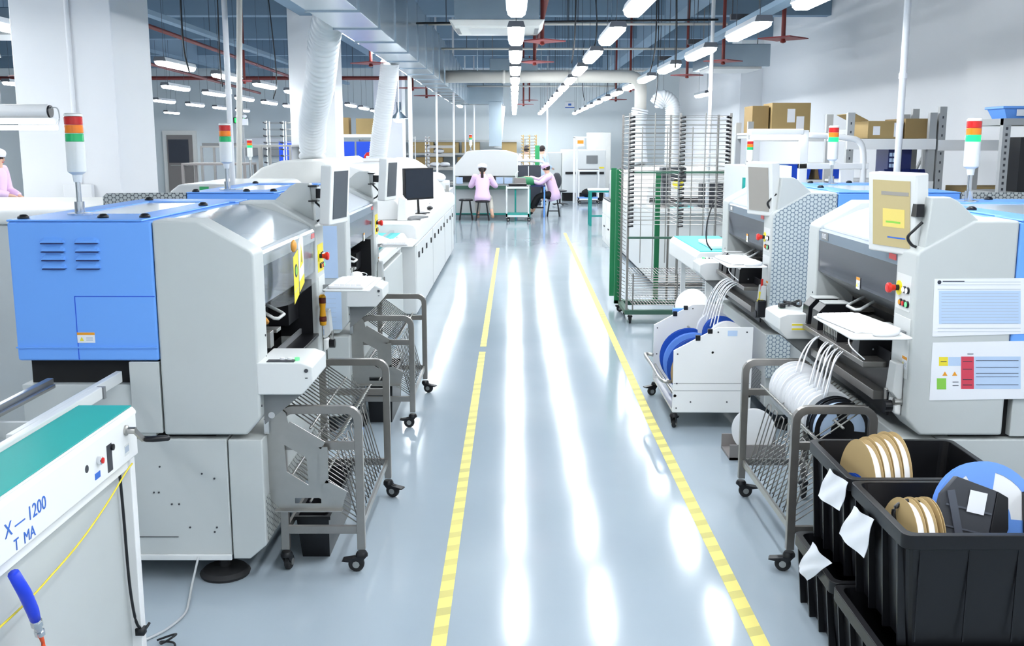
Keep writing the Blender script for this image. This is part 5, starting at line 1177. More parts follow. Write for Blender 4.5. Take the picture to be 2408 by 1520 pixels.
# blue legged table with green machine
BT_ = thing('side_table', 'table with blue legs in front of the person in profile', 'table', (.05, 25.0, 0)); MB().box(0, .72, 0, .5, .74, .77).build('table_top', 'navy', BT_)
for x, m2 in ((0, 'blue_enamel'), (.68, 'blue_enamel')):
    for y in (0, .46): MB().box(x, x + .035, y, y + .035, 0, .74).build('leg', m2, BT_)
MB().box(0, .7, .2, .23, .2, .24).build('stretcher', 'black_plastic', BT_)
GL = thing('bench_device', 'rounded green device on the blue legged table', 'device', (.27, 25.2, .77)); MB().lathe([(0, 0), (.26, 0), (.25, .1), (.18, .19), (0, .21)], n=20).build('device_body', 'green_paint', GL, smooth=True); MB().tube(smoothpath([(-.2, -.1, .1), (-.22, -.1, .25), (-.16, -.1, .34)]), .015, 8).build('device_arm', 'paper', GL, smooth=True)
# loop handled trolley with dark drawers and green board rack behind
LT = thing('loop_trolley', 'trolley with a white loop handle and dark panels behind the bench', 'trolley', (-.05, 26.5, 0)); 
MB().box(.1, .75, 0, .5, .2, 1.22).build('dark_cabinet', 'screen_dark', LT); MB().tube(smoothpath([(0, -.02, .3), (0, -.02, 1.15), (.06, -.02, 1.32), (.5, -.02, 1.34), (.80, -.02, 1.30), (.86, -.02, 1.1), (.88, -.02, .6)], 5), .035, 10).build('loop_handle', 'white_enamel', LT, smooth=True); MB().box(.42, .44, -.01, 0, .25, 1.2).build('door_seam', 'light_enamel', LT)
MB().box(.1, .75, .02, .48, 0, .2).build('plinth', 'grey_enamel', LT)
def peg_rack(label, loc, w, d, h, rz=0, cols=3, n=14, fm='board_white', pm='dark_grey', lean=0, base='teal_paint', group=None):
    t = thing('board_rack', label, 'rack', loc, rz, group); mb = MB(); pg = MB(); wr = MB()
    for c in range(cols):
        x = w * c / (cols - 1); mb.cyl((x, 0, .12), (x, lean, h), .014, 8); mb.cyl((x, d, .12), (x, d + lean, h), .012, 8)
    for k in range(n):
        z = .3 + (h - .34) * k / (n - 1)
        for c in range(cols):
            x = w * c / (cols - 1); ly = lean * z / h
            pg.cyl((x, ly, z), (x - .05, ly - .05, z + .012), .017, 6)
        wr.cyl((0, lean * z / h, z + .01), (w, lean * z / h, z + .01), .004, 5); wr.cyl((0, d + lean * z / h, z), (w, d + lean * z / h, z), .004, 5)
    mb.build('upright', fm, t); pg.build('peg', pm, t); wr.build('cross_wire', 'steel_dark', t)
    MB().box(-.04, w + .04, -.04, d + .04, .1, .14).build('rack_base', base, t)
    for x in (.0, w):
        for y in (0, d): caster(t, x, y, .1, .04, 0)
    return t
peg_rack('tall narrow board rack with green base standing behind the loop trolley', (.26, 28.0, 0), .35, .4, 2.0, 0, 3, 22, 'kraft', 'kraft')
GP = tag(MB().box(.56, .68, 27.2, 27.24, 0, 1.72).build('green_partition', 'green_trim', None), 'upright green panel behind the green device', 'panel')
# far right: oven, white cabinet, trolley, chair etc.
FO = thing('steel_oven', 'stainless steel oven against the far wall', 'oven', (1.50, 32, 0)); MB().box(0, 1.35, 0, 1.2, .25, 1.58).build('oven_body', 'steel_light' if 0 else 'light_enamel', FO, bevel=.03); MB().box(.75, 1.1, -.01, 0, 1.15, 1.4).build('oven_window', 'mid_grey', FO); MB().box(.10, 1.3, -.02, 0, .82, .90).build('door_gap', 'black_plastic', FO); MB().box(.05, 1.3, .05, 1.1, 0, .25).build('plinth', 'black_matte', FO)
MB().box(1.15, 1.3, -.012, -.01, 1.0, 1.05).build('yellow_label', 'label_yellow', FO); MB().box(-.7, -.0, .1, 1.1, .25, 1.5).build('side_chamber', 'grey_enamel', FO, bevel=.03)
tag(MB().box(2.46, 3.23, 34.4, 35.2, 0, 2.12).build('tall_cabinet', 'board_white', None, bevel=.02), 'tall cream cabinet against the far wall', 'cabinet')
PT = thing('lamp_post', 'white upright frame with an orange sign box near the far oven', 'post', (1.78, 30.9, 0)); MB().box(0, .06, 0, .06, 0, 1.95).box(.1, .16, .3, .36, 0, 1.95).box(0, .5, 0, .06, 1.93, 1.97).build('post_frame', 'white_enamel', PT); MB().box(.1, .32, 0, .05, 1.68, 1.92).build('sign_box', 'white_enamel', PT); MB().box(.12, .3, -.005, 0, 1.76, 1.86).build('orange_mark', 'label_orange', PT)
trolley('white trolley with black bag and blue tray near the far oven', (1.92, 30.6, 0), .62, .5, 1.0, 'white_enamel', 'dark_grey', 'blue_enamel', 0)
tag(MB().ell((2.25, 30.85, .30), (.22, .16, .14)).build('black_bag', 'black_matte', None, smooth=True), 'black bag lying on the lower tray of the far trolley', 'bag')
tag(MB().prism([(0, .30), (.34, .30), (.30, .0), (.04, .0)], 'y', 0, .3).xf(Matrix.Translation((2.72, 30.6, 0))).build('paper_basket', 'paper_blue', None, bevel=.01), 'pale blue basket beside the far white trolley', 'basket')
for k, (x, y) in enumerate(((1.45, 29.6),)):
    OC = thing('office_chair', 'dark office chair behind the person in profile', 'chair', (x - .12, y, 0), 2.6); OC.scale = (.85, .85, .85); MB().ell((0, 0, .5), (.25, .24, .05)).build('seat', 'dark_grey', OC, smooth=True); MB().ell((0, .22, .85), (.18, .05, .28)).build('backrest', 'dark_grey', OC, smooth=True); MB().cyl((0, 0, .08), (0, 0, .48), .03, 10).build('column', 'black_plastic', OC)
    for a in range(5): MB().bar((0, 0, .09), (.28 * math.cos(a * 1.257), .28 * math.sin(a * 1.257), .05), .04, .03).build('base_arm', 'black_plastic', OC)
# small green table on the right
t = thing('small_table', 'small table with teal legs on the right beyond the rack', 'table', (1.63, 22.3, 0)); MB().prism(rrect(0, .75, 0, .5, .03), 'z', .77, .80).build('table_top', 'paper', t); MB().box(0.01, .74, .01, .49, .73, .77).build('table_apron', 'teal_paint', t)
for x in (.02, .68):
    for y in (.02, .43): MB().box(x, x + .05, y, y + .05, .0, .73).build('leg', 'teal_paint', t)
MB().box(.05, .7, .03, .06, .2, .235).build('stretcher', 'teal_paint', t)
# far left shelves with boxes
def shelf_unit(label, loc, w, d, h, levels, fm='shelf_grey', rz=0, board='light_enamel', post=.04, brace=False, group=None, name='shelf_unit'):
    t = thing(name, label, 'shelf', loc, rz, group)
    for x in (0, w - post):
        for y in (0, d - post): MB().box(x, x + post, y, y + post, 0, h).build('upright', fm, t)
    for z in levels: MB().box(0, w, 0, d, z - .025, z).build('shelf_board', board, t); MB().box(post, w - post, -.002, .015, z - .07, z - .01).build('shelf_beam', board, t)
    if brace: MB().bar((.02, d - .02, levels[0]), (w - .02, d - .02, levels[-1] - .1), .03, .01, (0, 1, 0)).build('cross_brace', fm, t)
    return t
shelf_unit('long far shelf with yellow cartons against the far wall', (-5.2, 34.8, 0), 5.6, .8, 1.9, (.5, 1.0, 1.45, 1.88), board='shelf_grey')
bx_i = 0
def box_(label, x0, y0, z0, w, d, h, mt='cardboard', cat='box', group=None, name='carton', flaps=False, lab=None, parent=None):
    t = thing(name, label, cat, (x0, y0, z0), 0, group); MB().box(0, w, 0, d, 0, h).build('carton_body', mt, t, bevel=.004)
    MB().box(w * .02, w * .98, d * .45, d * .55, h, h + .001).build('tape_seam', 'kraft', t)
    if flaps: MB().loft([[(0, 0, h), (0, d, h), (-.12, d, h + .06), (-.12, 0, h + .06)], [(0, 0, h + .005), (0, d, h + .005), (-.12, d, h + .065), (-.12, 0, h + .065)]]).build('flap', mt, t)
    if lab: 
        for (a, b, c, e) in lab: MB().box(a * w, b * w, -.0012, 0, c * h, e * h).build('carton_label', 'paper', t)
    return t
for i, (x, w) in enumerate(((-3.4, .7), (-2.6, .75), (-1.75, .6), (-.4, .5))): box_('yellowish carton on the far shelf, %s from the left' % ['first', 'second', 'third', 'fourth'][i], x, 34.85, 1.452, w, .5, .38, 'cardboard', group='cartons on the far shelf')
for i, (x, w) in enumerate(((-3.3, .9), (-1.9, .7))): box_('carton on the second far shelf, %s' % ['left one', 'right one'][i], x, 34.85, 1.002, w, .5, .3, 'cardboard_dark', group='cartons on the second far shelf')
WR = shelf_unit('chrome wire rack with white bags left of the bench', (-2.28, 27.2, 0), .72, .45, 1.75, (.3, .75, 1.15, 1.5, 1.72), 'chrome', board='steel')
for i, (x, z) in enumerate(((-2.1, 1.152), (-1.85, 1.152), (-2.0, 1.502), (-2.05, .752))): tag(MB().ell((x + .02, 27.4, z + .07), (.14, .15, .07)).build('white_bag', 'paper', None, smooth=True), 'crumpled white bag on the chrome wire rack, %s' % ['left on the third level', 'right on the third level', 'on the fourth level', 'low on the second level'][i], 'bag', 'white bags on the wire rack')
EQ = thing('grey_equipment', 'grey metal bench equipment at the far end of the white oven', 'machine', (-1.95, 19.5, 0)); MB().box(0, .72, 0, 1.5, 0, .9).build('lower_cabinet', 'grey_enamel', EQ, bevel=.01); MB().box(.1, .66, .2, 1.3, .9, 1.05).build('upper_box', 'light_enamel', EQ, bevel=.02)
MB().box(.66, .72, -.03, .03, 0, 1.0).build('side_post', 'steel', EQ)
tag(MB().ell((-1.55, 19.9, 1.13), (.24, .2, .11)).build('white_sack', 'paper', None, smooth=True), 'rounded white sack on the grey equipment past the oven', 'sack')
# left of the aisle: white shelving by the third pillar, blue panels, board racks
SH = shelf_unit('white shelving with a red canister beside the slim hose', (-3.9, 23.0, 0), 1.0, .5, 2.05, (.4, .85, 1.3, 1.98), 'white_enamel', board='white_enamel', post=.05)
RC = thing('fuel_canister', 'red canister with a pale label on the white shelving', 'canister', (-3.35, 23.1, 1.302)); MB().prism([(0, 0), (.30, 0), (.30, .22), (.2, .28), (.06, .28), (0, .2)], 'y', 0, .2).build('canister_body', 'red_button', RC, bevel=.02); MB().box(.05, .17, -.002, 0, .1, .2).build('canister_label', 'paper', RC)
box_('brown carton on top of the white shelving', -3.5, 23.05, 1.982, .42, .35, .34, 'cardboard', lab=None)
box_('carton with a torn side on top of the white shelving, left', -3.98 + .02, 23.05, 1.982, .3, .35, .36, 'cardboard_dark')
BS = shelf_unit('steel rack with black trays in front of blue panels', (-4.55, 22.2, 0), .62, .5, 1.9, (.6, 1.0, 1.4, 1.85), 'steel', board='steel', brace=True)
for i, z in enumerate((1.002, 1.402)): tag(MB().box(-4.48, -4.02, 22.25, 22.6, z, z + .16).build('black_tray', 'black_plastic', None, bevel=.01), 'black tray stack on the steel rack, %s' % ['lower', 'upper'][i], 'tray', 'black trays on the steel rack')
for i, (x0, x1) in enumerate(((-5.9, -5.0), (-4.9, -4.0), (-3.95, -3.3))): tag(MB().box(x0, x1, 26.0, 26.06, 0, 1.82).build('blue_partition', 'deep_blue', None), 'bright blue partition panel, %s from the left' % ['first', 'second', 'third'][i], 'panel', 'blue partition panels')
peg_rack('tall pale board rack with pegs behind the cream oven', (-4.68, 19.6, 0), .62, .5, 2.2, .12, 3, 16, 'board_white', 'dark_grey', .12)
peg_rack('narrow pale board rack beside the third pillar', (-2.3, 27.0, 0), .2, .4, 1.95, 1.2, 2, 18, 'board_white', 'grey_taupe')
# left hall: frames, door, exit sign
def frame_table(label, loc, w, d, h, mt='steel'):
    t = thing('steel_table', label, 'table', loc); MB().box(0, w, 0, d, h - .03, h).build('table_top', mt, t)
    for x in (0, w - .04):
        for y in (0, d - .04): MB().box(x, x + .04, y, y + .04, 0, h - .03).build('leg', mt, t)
    return t
p = at(470, 345, Y=18); frame_table('tall steel frame table with trays in the left hall', (p.x, 18, 0), 1.05, .8, 1.74); frame_table('tall steel frame table in the left hall, right of the white pole', (p.x + 1.1, 17.0, 0), .7, .8, 1.76)
p = at(425, 380, Y=16); frame_table('lower brown topped table in the left hall', (p.x, 16, 0), 1.0, .7, 1.48, 'grey_taupe')
for i, x in enumerate((-5.45, -5.1)): tag(MB().box(x, x + .28, 18.1, 18.6, 1.742 if 0 else 1.741, 1.79).build('flat_tray', 'mid_grey', None), 'flat grey tray on the tall steel table, %s' % ['left', 'right'][i], 'tray', 'trays on the steel table')
GM = thing('grey_machine', 'low grey machine with a rounded cover and green marker behind the left machines', 'machine', (-3.02, 9.0, 0)); MB().box(0, .92, 0, 1.4, 0, 1.28).build('machine_body', 'grey_enamel', GM, bevel=.02); MB().prism([(-.02, 1.28), (.02, 1.38), (.10, 1.44), (.82, 1.44), (.90, 1.38), (.94, 1.28)], 'y', -.03, 1.43).build('cover', 'light_enamel', GM, bevel=.02) 
MB().box(.28, .36, -.037, -.03, 1.33, 1.42).build('green_marker', 'green_trim', GM)
GM = thing('grey_machine', 'low grey machine at the left edge behind the nearest machine', 'machine', (-4.6, 6.3, 0)); MB().box(0, 1.9, 0, 1.3, 0, 1.30).build('machine_body', 'grey_enamel', GM, bevel=.02); MB().box(-.02, 1.92, -.03, 1.33, 1.30, 1.40).build('cover', 'board_white', GM, bevel=.03)
tag(MB().box(-2.9, -2.5, 6.02, 6.06, 1.49, 1.53).build('mesh_strip', 'hex_film_dark', None), 'x', 'strip') if 0 else None
MS = tag(MB().box(-2.62, -2.02, 6.23, 7.6, 1.30, 1.475).build('grid_cover', 'hex_film_dark', None, bevel=.01), 'grey grid patterned cover behind the blue side of the second left machine', 'cover') if 0 else None
o = MB().prism([(-2.49, 1.0), (-2.49, 1.475), (-2.47, 1.495), (-1.985, 1.50), (-1.985, 1.0)], 'y', 6.22, 6.25).build('grid_screen', 'hex_film_dark', None); 
tag(o, 'grid patterned screen left of the second left machine', 'screen')
D1 = MB().box(-12.15, -11.0, 35.86, 36.0, 0, 2.2).build('door_1', 'board_white', None); D1['kind'] = 'structure'
MB().box(-12.0, -11.12, 35.82, 35.86, .02, 2.05).build('door_leaf', 'grey_taupe', D1); MB().box(-11.95, -11.25, 35.80, 35.82, 1.1, 1.9).build('door_window', 'screen_dark', D1); MB().box(-11.9, -11.3, 35.79, 35.81, 1.0, 1.03).build('door_bar', 'steel', D1)
ES = thing('exit_sign', 'green lit running figure exit sign on the far left wall', 'sign', (-9.45, 35.9, 2.55)); MB().box(-.22, .22, -.06, .1, -.1, .1).build('sign_case', 'black_plastic', ES, bevel=.02); MB().box(-.17, .17, -.065, -.06, -.075, .075).build('sign_face', 'exit_green', ES)
MB().ell((.02, -.068, .045), (.018, .004, .018)).bar((.0, -.067, .025), (-.02, -.067, -.015), .004, .025, (1, 0, 0)).bar((-.02, -.067, -.015), (.03, -.067, -.05), .004, .015, (1, 0, 0)).bar((-.02, -.067, -.015), (-.06, -.067, -.05), .004, .015, (1, 0, 0)).build('running_figure', 'paper', ES)
SN = thing('wall_sign', 'small white sign with a blue mark high on the far wall', 'sign', (1.93, 35.97, 3.07)); MB().box(-.16, .16, -.02, .02, -.1, .1).build('sign_face', 'paper', SN); MB().box(-.16, .16, -.024, -.02, -.1, -.07).box(-.05, .05, -.024, -.02, -.02, .05).build('blue_mark', 'ink_blue', SN)
SL = thing('emergency_light', 'white twin emergency light on a pillar of the left hall', 'lamp', (-7.3, 27.9, 2.35)); MB().box(-.15, .15, 0, .1, -.1, .08).build('light_box', 'paper', SL, bevel=.01); MB().ell((-.09, -.03, .14), (.06, .06, .05)).ell((.09, -.03, .14), (.06, .06, .05)).build('light_head', 'paper', SL, smooth=True); MB().box(-.02, .02, .1, .14, -2.35, 2.2).build('light_pole', 'shelf_grey', SL)
WH = thing('wall_heater', 'white horizontal cabinet on the far left wall', 'cabinet', (-9.3, 35.6, 1.45)); MB().box(0, 1.3, 0, .3, .2, .5).build('upper_half', 'paper', WH, bevel=.02); MB().box(.02, 1.28, .02, .3, -.1, .2).build('lower_half', 'shelf_grey', WH)
ST = thing('stand_tower', 'slim signal tower on a thin white rod behind the blue top', 'signal light', (-3.52, 13.8, 0)); MB().box(-.25, .25, -.25, .25, 0, 1.3).build('stand_body', 'grey_enamel', ST, bevel=.02); signal_tower(ST, 0, 0, 1.3, 'g', .95, .30)
# control box on the wide pillar
CP = thing('pillar_box', 'white switch box on the front of the wide pillar', 'box', (-3.36, 7.985, 1.41)); MB().box(-.12, .1, -.05, .01, -.06, .07).build('box_cover', 'wall_white', CP, bevel=.006); MB().cyl((-.01, -.01, .07), (-.01, -.01, 2.9), .018, 10).build('conduit', 'wall_white', CP)
# ================================================================ right side: wire rack, shelves, cartons
WRK = thing('wire_grid_rack', 'tall wire grid board rack with a green base on the right', 'rack', (1.13, 10.1, 0))
W_, D_, H_ = .98, .62, 2.08
MB().box(-.02, W_ + .02, -.02, .03, .1, .145).box(-.02, W_ + .02, D_ - .03, D_ + .02, .1, .145).box(-.02, .03, 0, D_, .1, .145).box(W_ - .03, W_ + .02, 0, D_, .1, .145).build('base_frame', 'green_dark', WRK, bevel=.003)
for c in range(3):
    x = W_ * c / 2
    for y in (0, D_): MB().box(x - .011, x + .011, y - .008, y + .008, .14, H_).build('upright', 'steel_dark', WRK)
pg = MB()
for c in range(3):
    x = W_ * c / 2
    for k in range(27):
        z = 1.0 + k * .04 if 0 else .98 + k * .0405
        if z < H_: pg.cyl((x, -.005, z), (x + .045 * (1 if c < 2 else -1), -.03, z + .008), .009, 6, .012)
pg.build('peg', 'black_plastic', WRK)
gw = MB()
for k in range(27): z = 1.0 + k * .0405; gw.cyl((0, 0, z), (W_, 0, z), .0036, 5); 
for k in range(14): z = 1.0 + k * .081; gw.cyl((0, D_, z), (W_, D_, z), .0028, 5)
for k in range(1, 8):
    x = W_ * k / 8; gw.cyl((x, -.004, .62 if k % 2 else .45), (x, -.004, H_ if k % 2 == 0 else 1.95), .0055, 6)
for c in (0, W_ / 2, W_):
    for k in range(27): z = 1.0 + k * .0405; gw.cyl((c, 0, z), (c, D_, z), .0024, 4)
gw.build('wire_grid', 'steel', WRK)
for z in (1.5, .86): MB().box(0, W_, -.012, .012, z, z + .02).build('green_bar', 'green_dark', WRK)
bk = MB()
for k in range(12): z = .2 + k * .026; bk.cyl((.06, -.01, z), (W_ - .02, -.01, z), .003, 5); bk.cyl((.06, D_, z), (W_ - .02, D_, z), .003, 5); bk.cyl((.06, 0, z), (.06, D_, z), .003, 5)
for k in range(30): x = .06 + k * .031; bk.cyl((x, 0, .50), (x, D_, .50), .003, 5); bk.cyl((x, 0, .20), (x, D_, .20), .003, 5)
for x in (.06, .5, W_ - .03): bk.cyl((x, -.01, .14), (x, -.01, .51), .008, 6)
bk.build('wire_basket', 'steel_dark', WRK)
for (x, y) in ((.04, .03), (W_ - .04, .03), (.04, D_ - .03), (W_ - .04, D_ - .03)): caster(WRK, x, y, .1, .042, 0, 1.4)
GR = thing('green_comb_rack', 'green comb rack with angled wires on the left of the wire grid rack', 'rack', (1.10, 10.85, 0))
MB().box(-.02, .04, 0, .04, .09, 1.52).box(-.02, .04, .56, .60, .09, 1.52).box(-.02, 1.0, 0, .04, .09, .13).build('green_frame', 'green_paint', GR, bevel=.003)
MB().box(.40, .45, .0, .05, .13, 1.5).build('centre_post', 'green_paint', GR)
cw = MB()
for k in range(34): z = .18 + k * .039; cw.cyl((.0, .02, z + (.05 if k > 8 else -.0)), (.075, -.12, z if k > 8 else z - .03), .004, 5)
cw.build('comb_wire', 'steel', GR)
for x in (0, .95): caster(GR, x + .02, .02, .09, .035, 0)
SC = thing('drawer_cabinet', 'white drawer cabinet with a screen box left of the green rack', 'cabinet', (1.66, 17.5, 0)) 
MB().box(.0, .7, 0, 1.6, .0, .78).build('cabinet_body', 'board_white', SC, bevel=.006); MB().box(.0, .7, -.02, 1.62, .78, .80).build('cabinet_top', 'dark_grey', SC); MB().box(.05, .6, .1, .9, .80, 1.32).build('screen_box', 'light_enamel', SC, bevel=.03)
for y in (.05, .85): MB().box(-.012, 0, y, y + .7, .52, .74).build('drawer', 'board_white', SC, bevel=.003); MB().box(-.012, 0, y, y + .7, .08, .5).build('door', 'board_white', SC, bevel=.003); MB().box(-.03, -.012, y + .1, y + .25, .3, .32).build('handle', 'black_plastic', SC)
MB().box(.1, .5, 1.0, 1.5, .80, 1.05).ell((.3, 1.2, 1.2), (.12, .2, .16)).build('dark_device', 'dark_grey', SC)
# second right oven line behind the rack
RO = thing('right_oven', 'pale machine line under the corrugated hoses behind the wire rack', 'oven', (1.75, 12.8, 0))
MB().box(0, 1.6, 0, 4.55, .05, .92).build('oven_base', 'light_enamel', RO, bevel=.01); MB().prism([(.02, .92), (.08, 1.2), (.28, 1.42), (1.4, 1.45), (1.6, 1.3), (1.6, .92)], 'y', 1.2, 4.5).build('oven_hood', 'white_enamel', RO, bevel=.02)
MB().prism([(.0, .92), (.0, .99), (.9, .99), (.9, .92)], 'y', -.1, 1.2).build('loading_table', 'light_enamel', RO, bevel=.008); MB().box(.1, .9, 1.15, 1.21, .96, 1.05).build('oven_mouth', 'black_matte', RO)
MB().box(.2, .5, -.05, .4, .99, 1.0).build('aqua_mat', 'aqua_mat', RO); MB().box(.05, .85, .2, .24, .99, 1.03).box(.05, .85, .7, .74, .99, 1.03).build('guide_rail', 'chrome', RO)
GC2 = thing('belt_conveyor', 'white conveyor end with an aqua belt beside the second right machine', 'conveyor', (1.42, 7.95, 0))
MB().prism([(.0, .80), (.0, .92), (.03, .955), (.45, .955), (.45, .78), (.1, .74)], 'y', 0, 1.35).build('conveyor_body', 'white_enamel', GC2, bevel=.01); MB().box(.04, .44, .02, 1.33, .955, .962).build('belt', 'aqua_mat', GC2)
for y in (.05, 1.25): MB().box(.1, .14, y, y + .05, 0, .78).box(.38, .42, y, y + .05, 0, .78).build('leg', 'white_enamel', GC2)
MB().prism(rrect(.15, .4, .15, .75, .03), 'z', .964, .99).build('white_tray', 'paper', GC2, bevel=.004)
CBN = thing('tall_cabinet', 'pale grey cabinet with a teal edge behind the second right machine', 'cabinet', (1.98, 8.9, 0)); MB().box(.02, .62, 0, .9, 0, 1.60).build('cabinet_body', 'paper_blue', CBN, bevel=.006) if 0 else MB().box(.02, .42, 0, .9, 0, 1.60).build('cabinet_body', 'light_enamel', CBN, bevel=.006); MB().box(0, .02, -.01, .03, 0, 1.5).build('teal_edge', 'teal_paint', CBN); signal_tower(CBN, .12, .3, 1.6, None, .75, .03)
# inspection station lamps at the right
IS = thing('inspection_lamp', 'bright white tube lamp on a white frame behind the second right machine', 'lamp', (2.17, 8.6, 0))
MB().box(-.22, .22, -.06, .06, 1.86, 1.91).build('lamp_housing', 'white_enamel', IS, bevel=.01); MB().cyl((-.20, -.03, 1.84), (.20, -.03, 1.84), .018, 12).cyl((-.20, .03, 1.84), (.20, .03, 1.84), .018, 12).build('tube', 'lamp_glow_soft', IS, smooth=True)
MB().box(.20, .27, -.02, .03, 0, 1.9).build('lamp_post', 'white_enamel', IS, bevel=.005); MB().box(.2, .78, -.02, .03, 1.58, 1.63).box(.55, .66, -.02, .03, .8, 1.58).build('frame_arm', 'white_enamel', IS, bevel=.005)
MB().tube(smoothpath([(.27, 0, 1.86), (.55, 0, 1.84), (.70, 0, 1.80), (.74, 0, 1.62), (.74, 0, 1.2)], 5), .025, 10).build('curved_post', 'white_enamel', IS, smooth=True)
# wall shelves on the right
def rack_shelf(label, x0, y0, w, d, h, levels, n):
    t = thing('storage_rack', label, 'shelf', (x0, y0, 0), 0, 'grey storage racks on the right')
    for x in (0, w):
        for y in (0, d): MB().box(x - .03, x + .03, y - .025, y + .025, 0, h).build('upright', 'shelf_grey', t)
        MB().box(x - .012, x + .012, 0, d, h - .18, h - .14).box(x - .012, x + .012, 0, d, levels[-1] - .6, levels[-1] - .56).build('end_rail', 'shelf_grey', t)
        MB().bar((x, 0, levels[-1] - .2), (x, d, levels[-1] - .75), .02, .03).build('diagonal_brace', 'shelf_grey', t)
    for z in levels:
        MB().box(-.03, w + .03, -.035, -.02, z - .09, z).build('shelf_beam', 'white_enamel', t); MB().box(-.02, w + .02, -.02, d + .02, z - .02, z).build('shelf_board', 'light_enamel', t)
    sl = MB()
    for k in range(26): z = .1 + k * (h - .2) / 25; sl.box(-.006, .006, -.026, -.025, z, z + .02)
    sl.build('upright_slot', 'dark_grey', t); return t
rack_shelf('grey storage rack with a long open carton on the right', 2.88, 8.9, .70, .6, 2.05, (.3, .9, 1.47, 1.83), 0)
rack_shelf('grey storage rack behind the nearest right machine tower', 3.66, 8.9, 1.3, .6, 2.10, (.3, .9, 1.35, 1.82), 0)
rack_shelf('grey storage rack left of the bright tube lamp', 2.55, 11.2, 1.9, .6, 2.02, (.4, .9, 1.4, 1.90), 0)
rack_shelf('grey storage rack at the right edge with a blue bin on top', 3.02, 6.9 + 1.1, .0 + .9, .5, 1.95, (.3, .9, 1.35, 1.9), 0) if 0 else None
RE = thing('storage_rack', 'slotted grey rack at the right edge with a blue bin on top', 'shelf', (3.10, 6.62, 0), 0, 'grey storage racks on the right')
RE.location = (3.76, 7.95, 0)
for x in (0, 1.2):
    for y in (0, .5): MB().box(x - .03, x + .03, y - .025, y + .025, 0, 1.98).build('upright', 'shelf_grey', RE)
for z in (.4, 1.0, 1.42, 1.98): MB().box(-.03, 1.23, -.03, .53, z - .05, z).build('shelf_board', 'shelf_grey', RE)
MB().box(.15, .35, .05, .3, 1.42, 1.84).build('dark_magazine', 'black_plastic', RE)
sl = MB()
for k in range(40): z = .1 + k * .046; sl.box(-.008, .008, -.027, -.025, z, z + .02)
sl.build('upright_slot', 'dark_grey', RE)
BB = thing('storage_bin', 'bright blue plastic bin on top of the rack at the right edge', 'bin', (3.96, 8.15, 1.98)); MB().loft([[(-.16, -.12, 0), (.16, -.12, 0), (.16, .12, 0), (-.16, .12, 0)], [(-.2, -.15, .09), (.2, -.15, .09), (.2, .15, .09), (-.2, .15, .09)]]).build('bin_body', 'blue_enamel', BB); MB().box(-.21, .21, -.16, .16, .075, .095).build('bin_rim', 'blue_enamel', BB, bevel=.004); MB().box(-.1, .05, -.155, -.15, .02, .07).build('bin_label', 'paper', BB)
box_('open carton with raised flap on the right storage rack', 3.05, 8.95, 1.832, .30, .5, .15, flaps=True, lab=[(.15, .35, .2, .7), (.75, .98, .1, .9)])
box_('long brown carton on the right storage rack beside the white pole', 3.37, 8.95, 1.832, .22, .5, .17, 'cardboard_dark')
box_('large carton with two white labels on top of the left rack', 2.80, 11.3, 1.902, .42, .4, .32, lab=[(.40, .60, .35, .8), (.64, .84, .05, .55)])
box_('darker carton left of the large labelled carton', 2.60, 11.35, 1.902, .18, .4, .29, 'cardboard_dark')
box_('brown carton low on the rack behind the second right machine', 3.3, 11.3, 1.402, .35, .4, .17, 'cardboard_dark')
BC = thing('parts_cabinet', 'dark blue small parts cabinet on the right rack', 'cabinet', (3.24, 8.95, 1.472)); MB().box(0, .20, 0, .3, 0, .27).build('cabinet_case', 'navy', BC)
dr = MB()
for i in range(4):
    for j in range(5): dr.box(.01 + i * .026, .03 + i * .026, -.01, 0, .02 + j * .047, .052 + j * .047)
dr.build('parts_drawer', 'paper_blue', BC)
for i in range(5): t = thing('parts_bin', 'small dark blue parts bin on the right rack, %s from the left' % ['first', 'second', 'third', 'fourth', 'fifth'][i], 'bin', (3.2 + i * .075, 8.72, 1.472), 0, 'dark blue parts bins'); MB().prism([(0.17, 0), (.22, 0), (.22, .1), (.2, .1), (.17, .05)], 'x', 0, .07).build('bin_body', 'navy', t); MB().box(.01, .06, .166, .17, .01, .04).build('bin_label', 'paper', t)
for i, (x, mt) in enumerate(((2.75, 'blue_enamel'), (3.0, 'deep_blue'), (3.35, 'deep_blue'))):
    t = thing('blue_crate', 'blue plastic crate on the middle shelf of the left rack, %s' % ['first', 'second', 'third'][i], 'crate', (x, 11.25, 1.402), 0, 'blue crates on the middle shelf'); MB().prism([(0, 0), (.22, 0), (.25, .16), (-.03, .16)], 'y', 0, .4).build('crate_body', mt, t, bevel=.006)
mb = MB().box(3.9, 4.8, 8.95, 9.3, 1.352, 1.42).build('flat_carton', 'cardboard', None); tag(mb, 'flat carton lying on the rack behind the right signal tower', 'box')
# grid screen behind the right machines
o = MB().box(2.725, 3.5, 6.26, 6.29, 1.0, 1.50).build('grid_screen', 'hex_film_dark', None); tag(o, 'grid patterned screen right of the nearest right machine', 'screen')
tag(MB().tube(smoothpath([(1.56, 8.0, 1.35), (1.50, 7.92, 1.2), (1.49, 7.88, 1.05), (1.53, 7.86, .98)]), .006, 6).build('hanging_headset', 'cable_black', None, smooth=True), 'black cable hanging from the far post of the second right machine', 'cable')
# rails on the left floor etc.

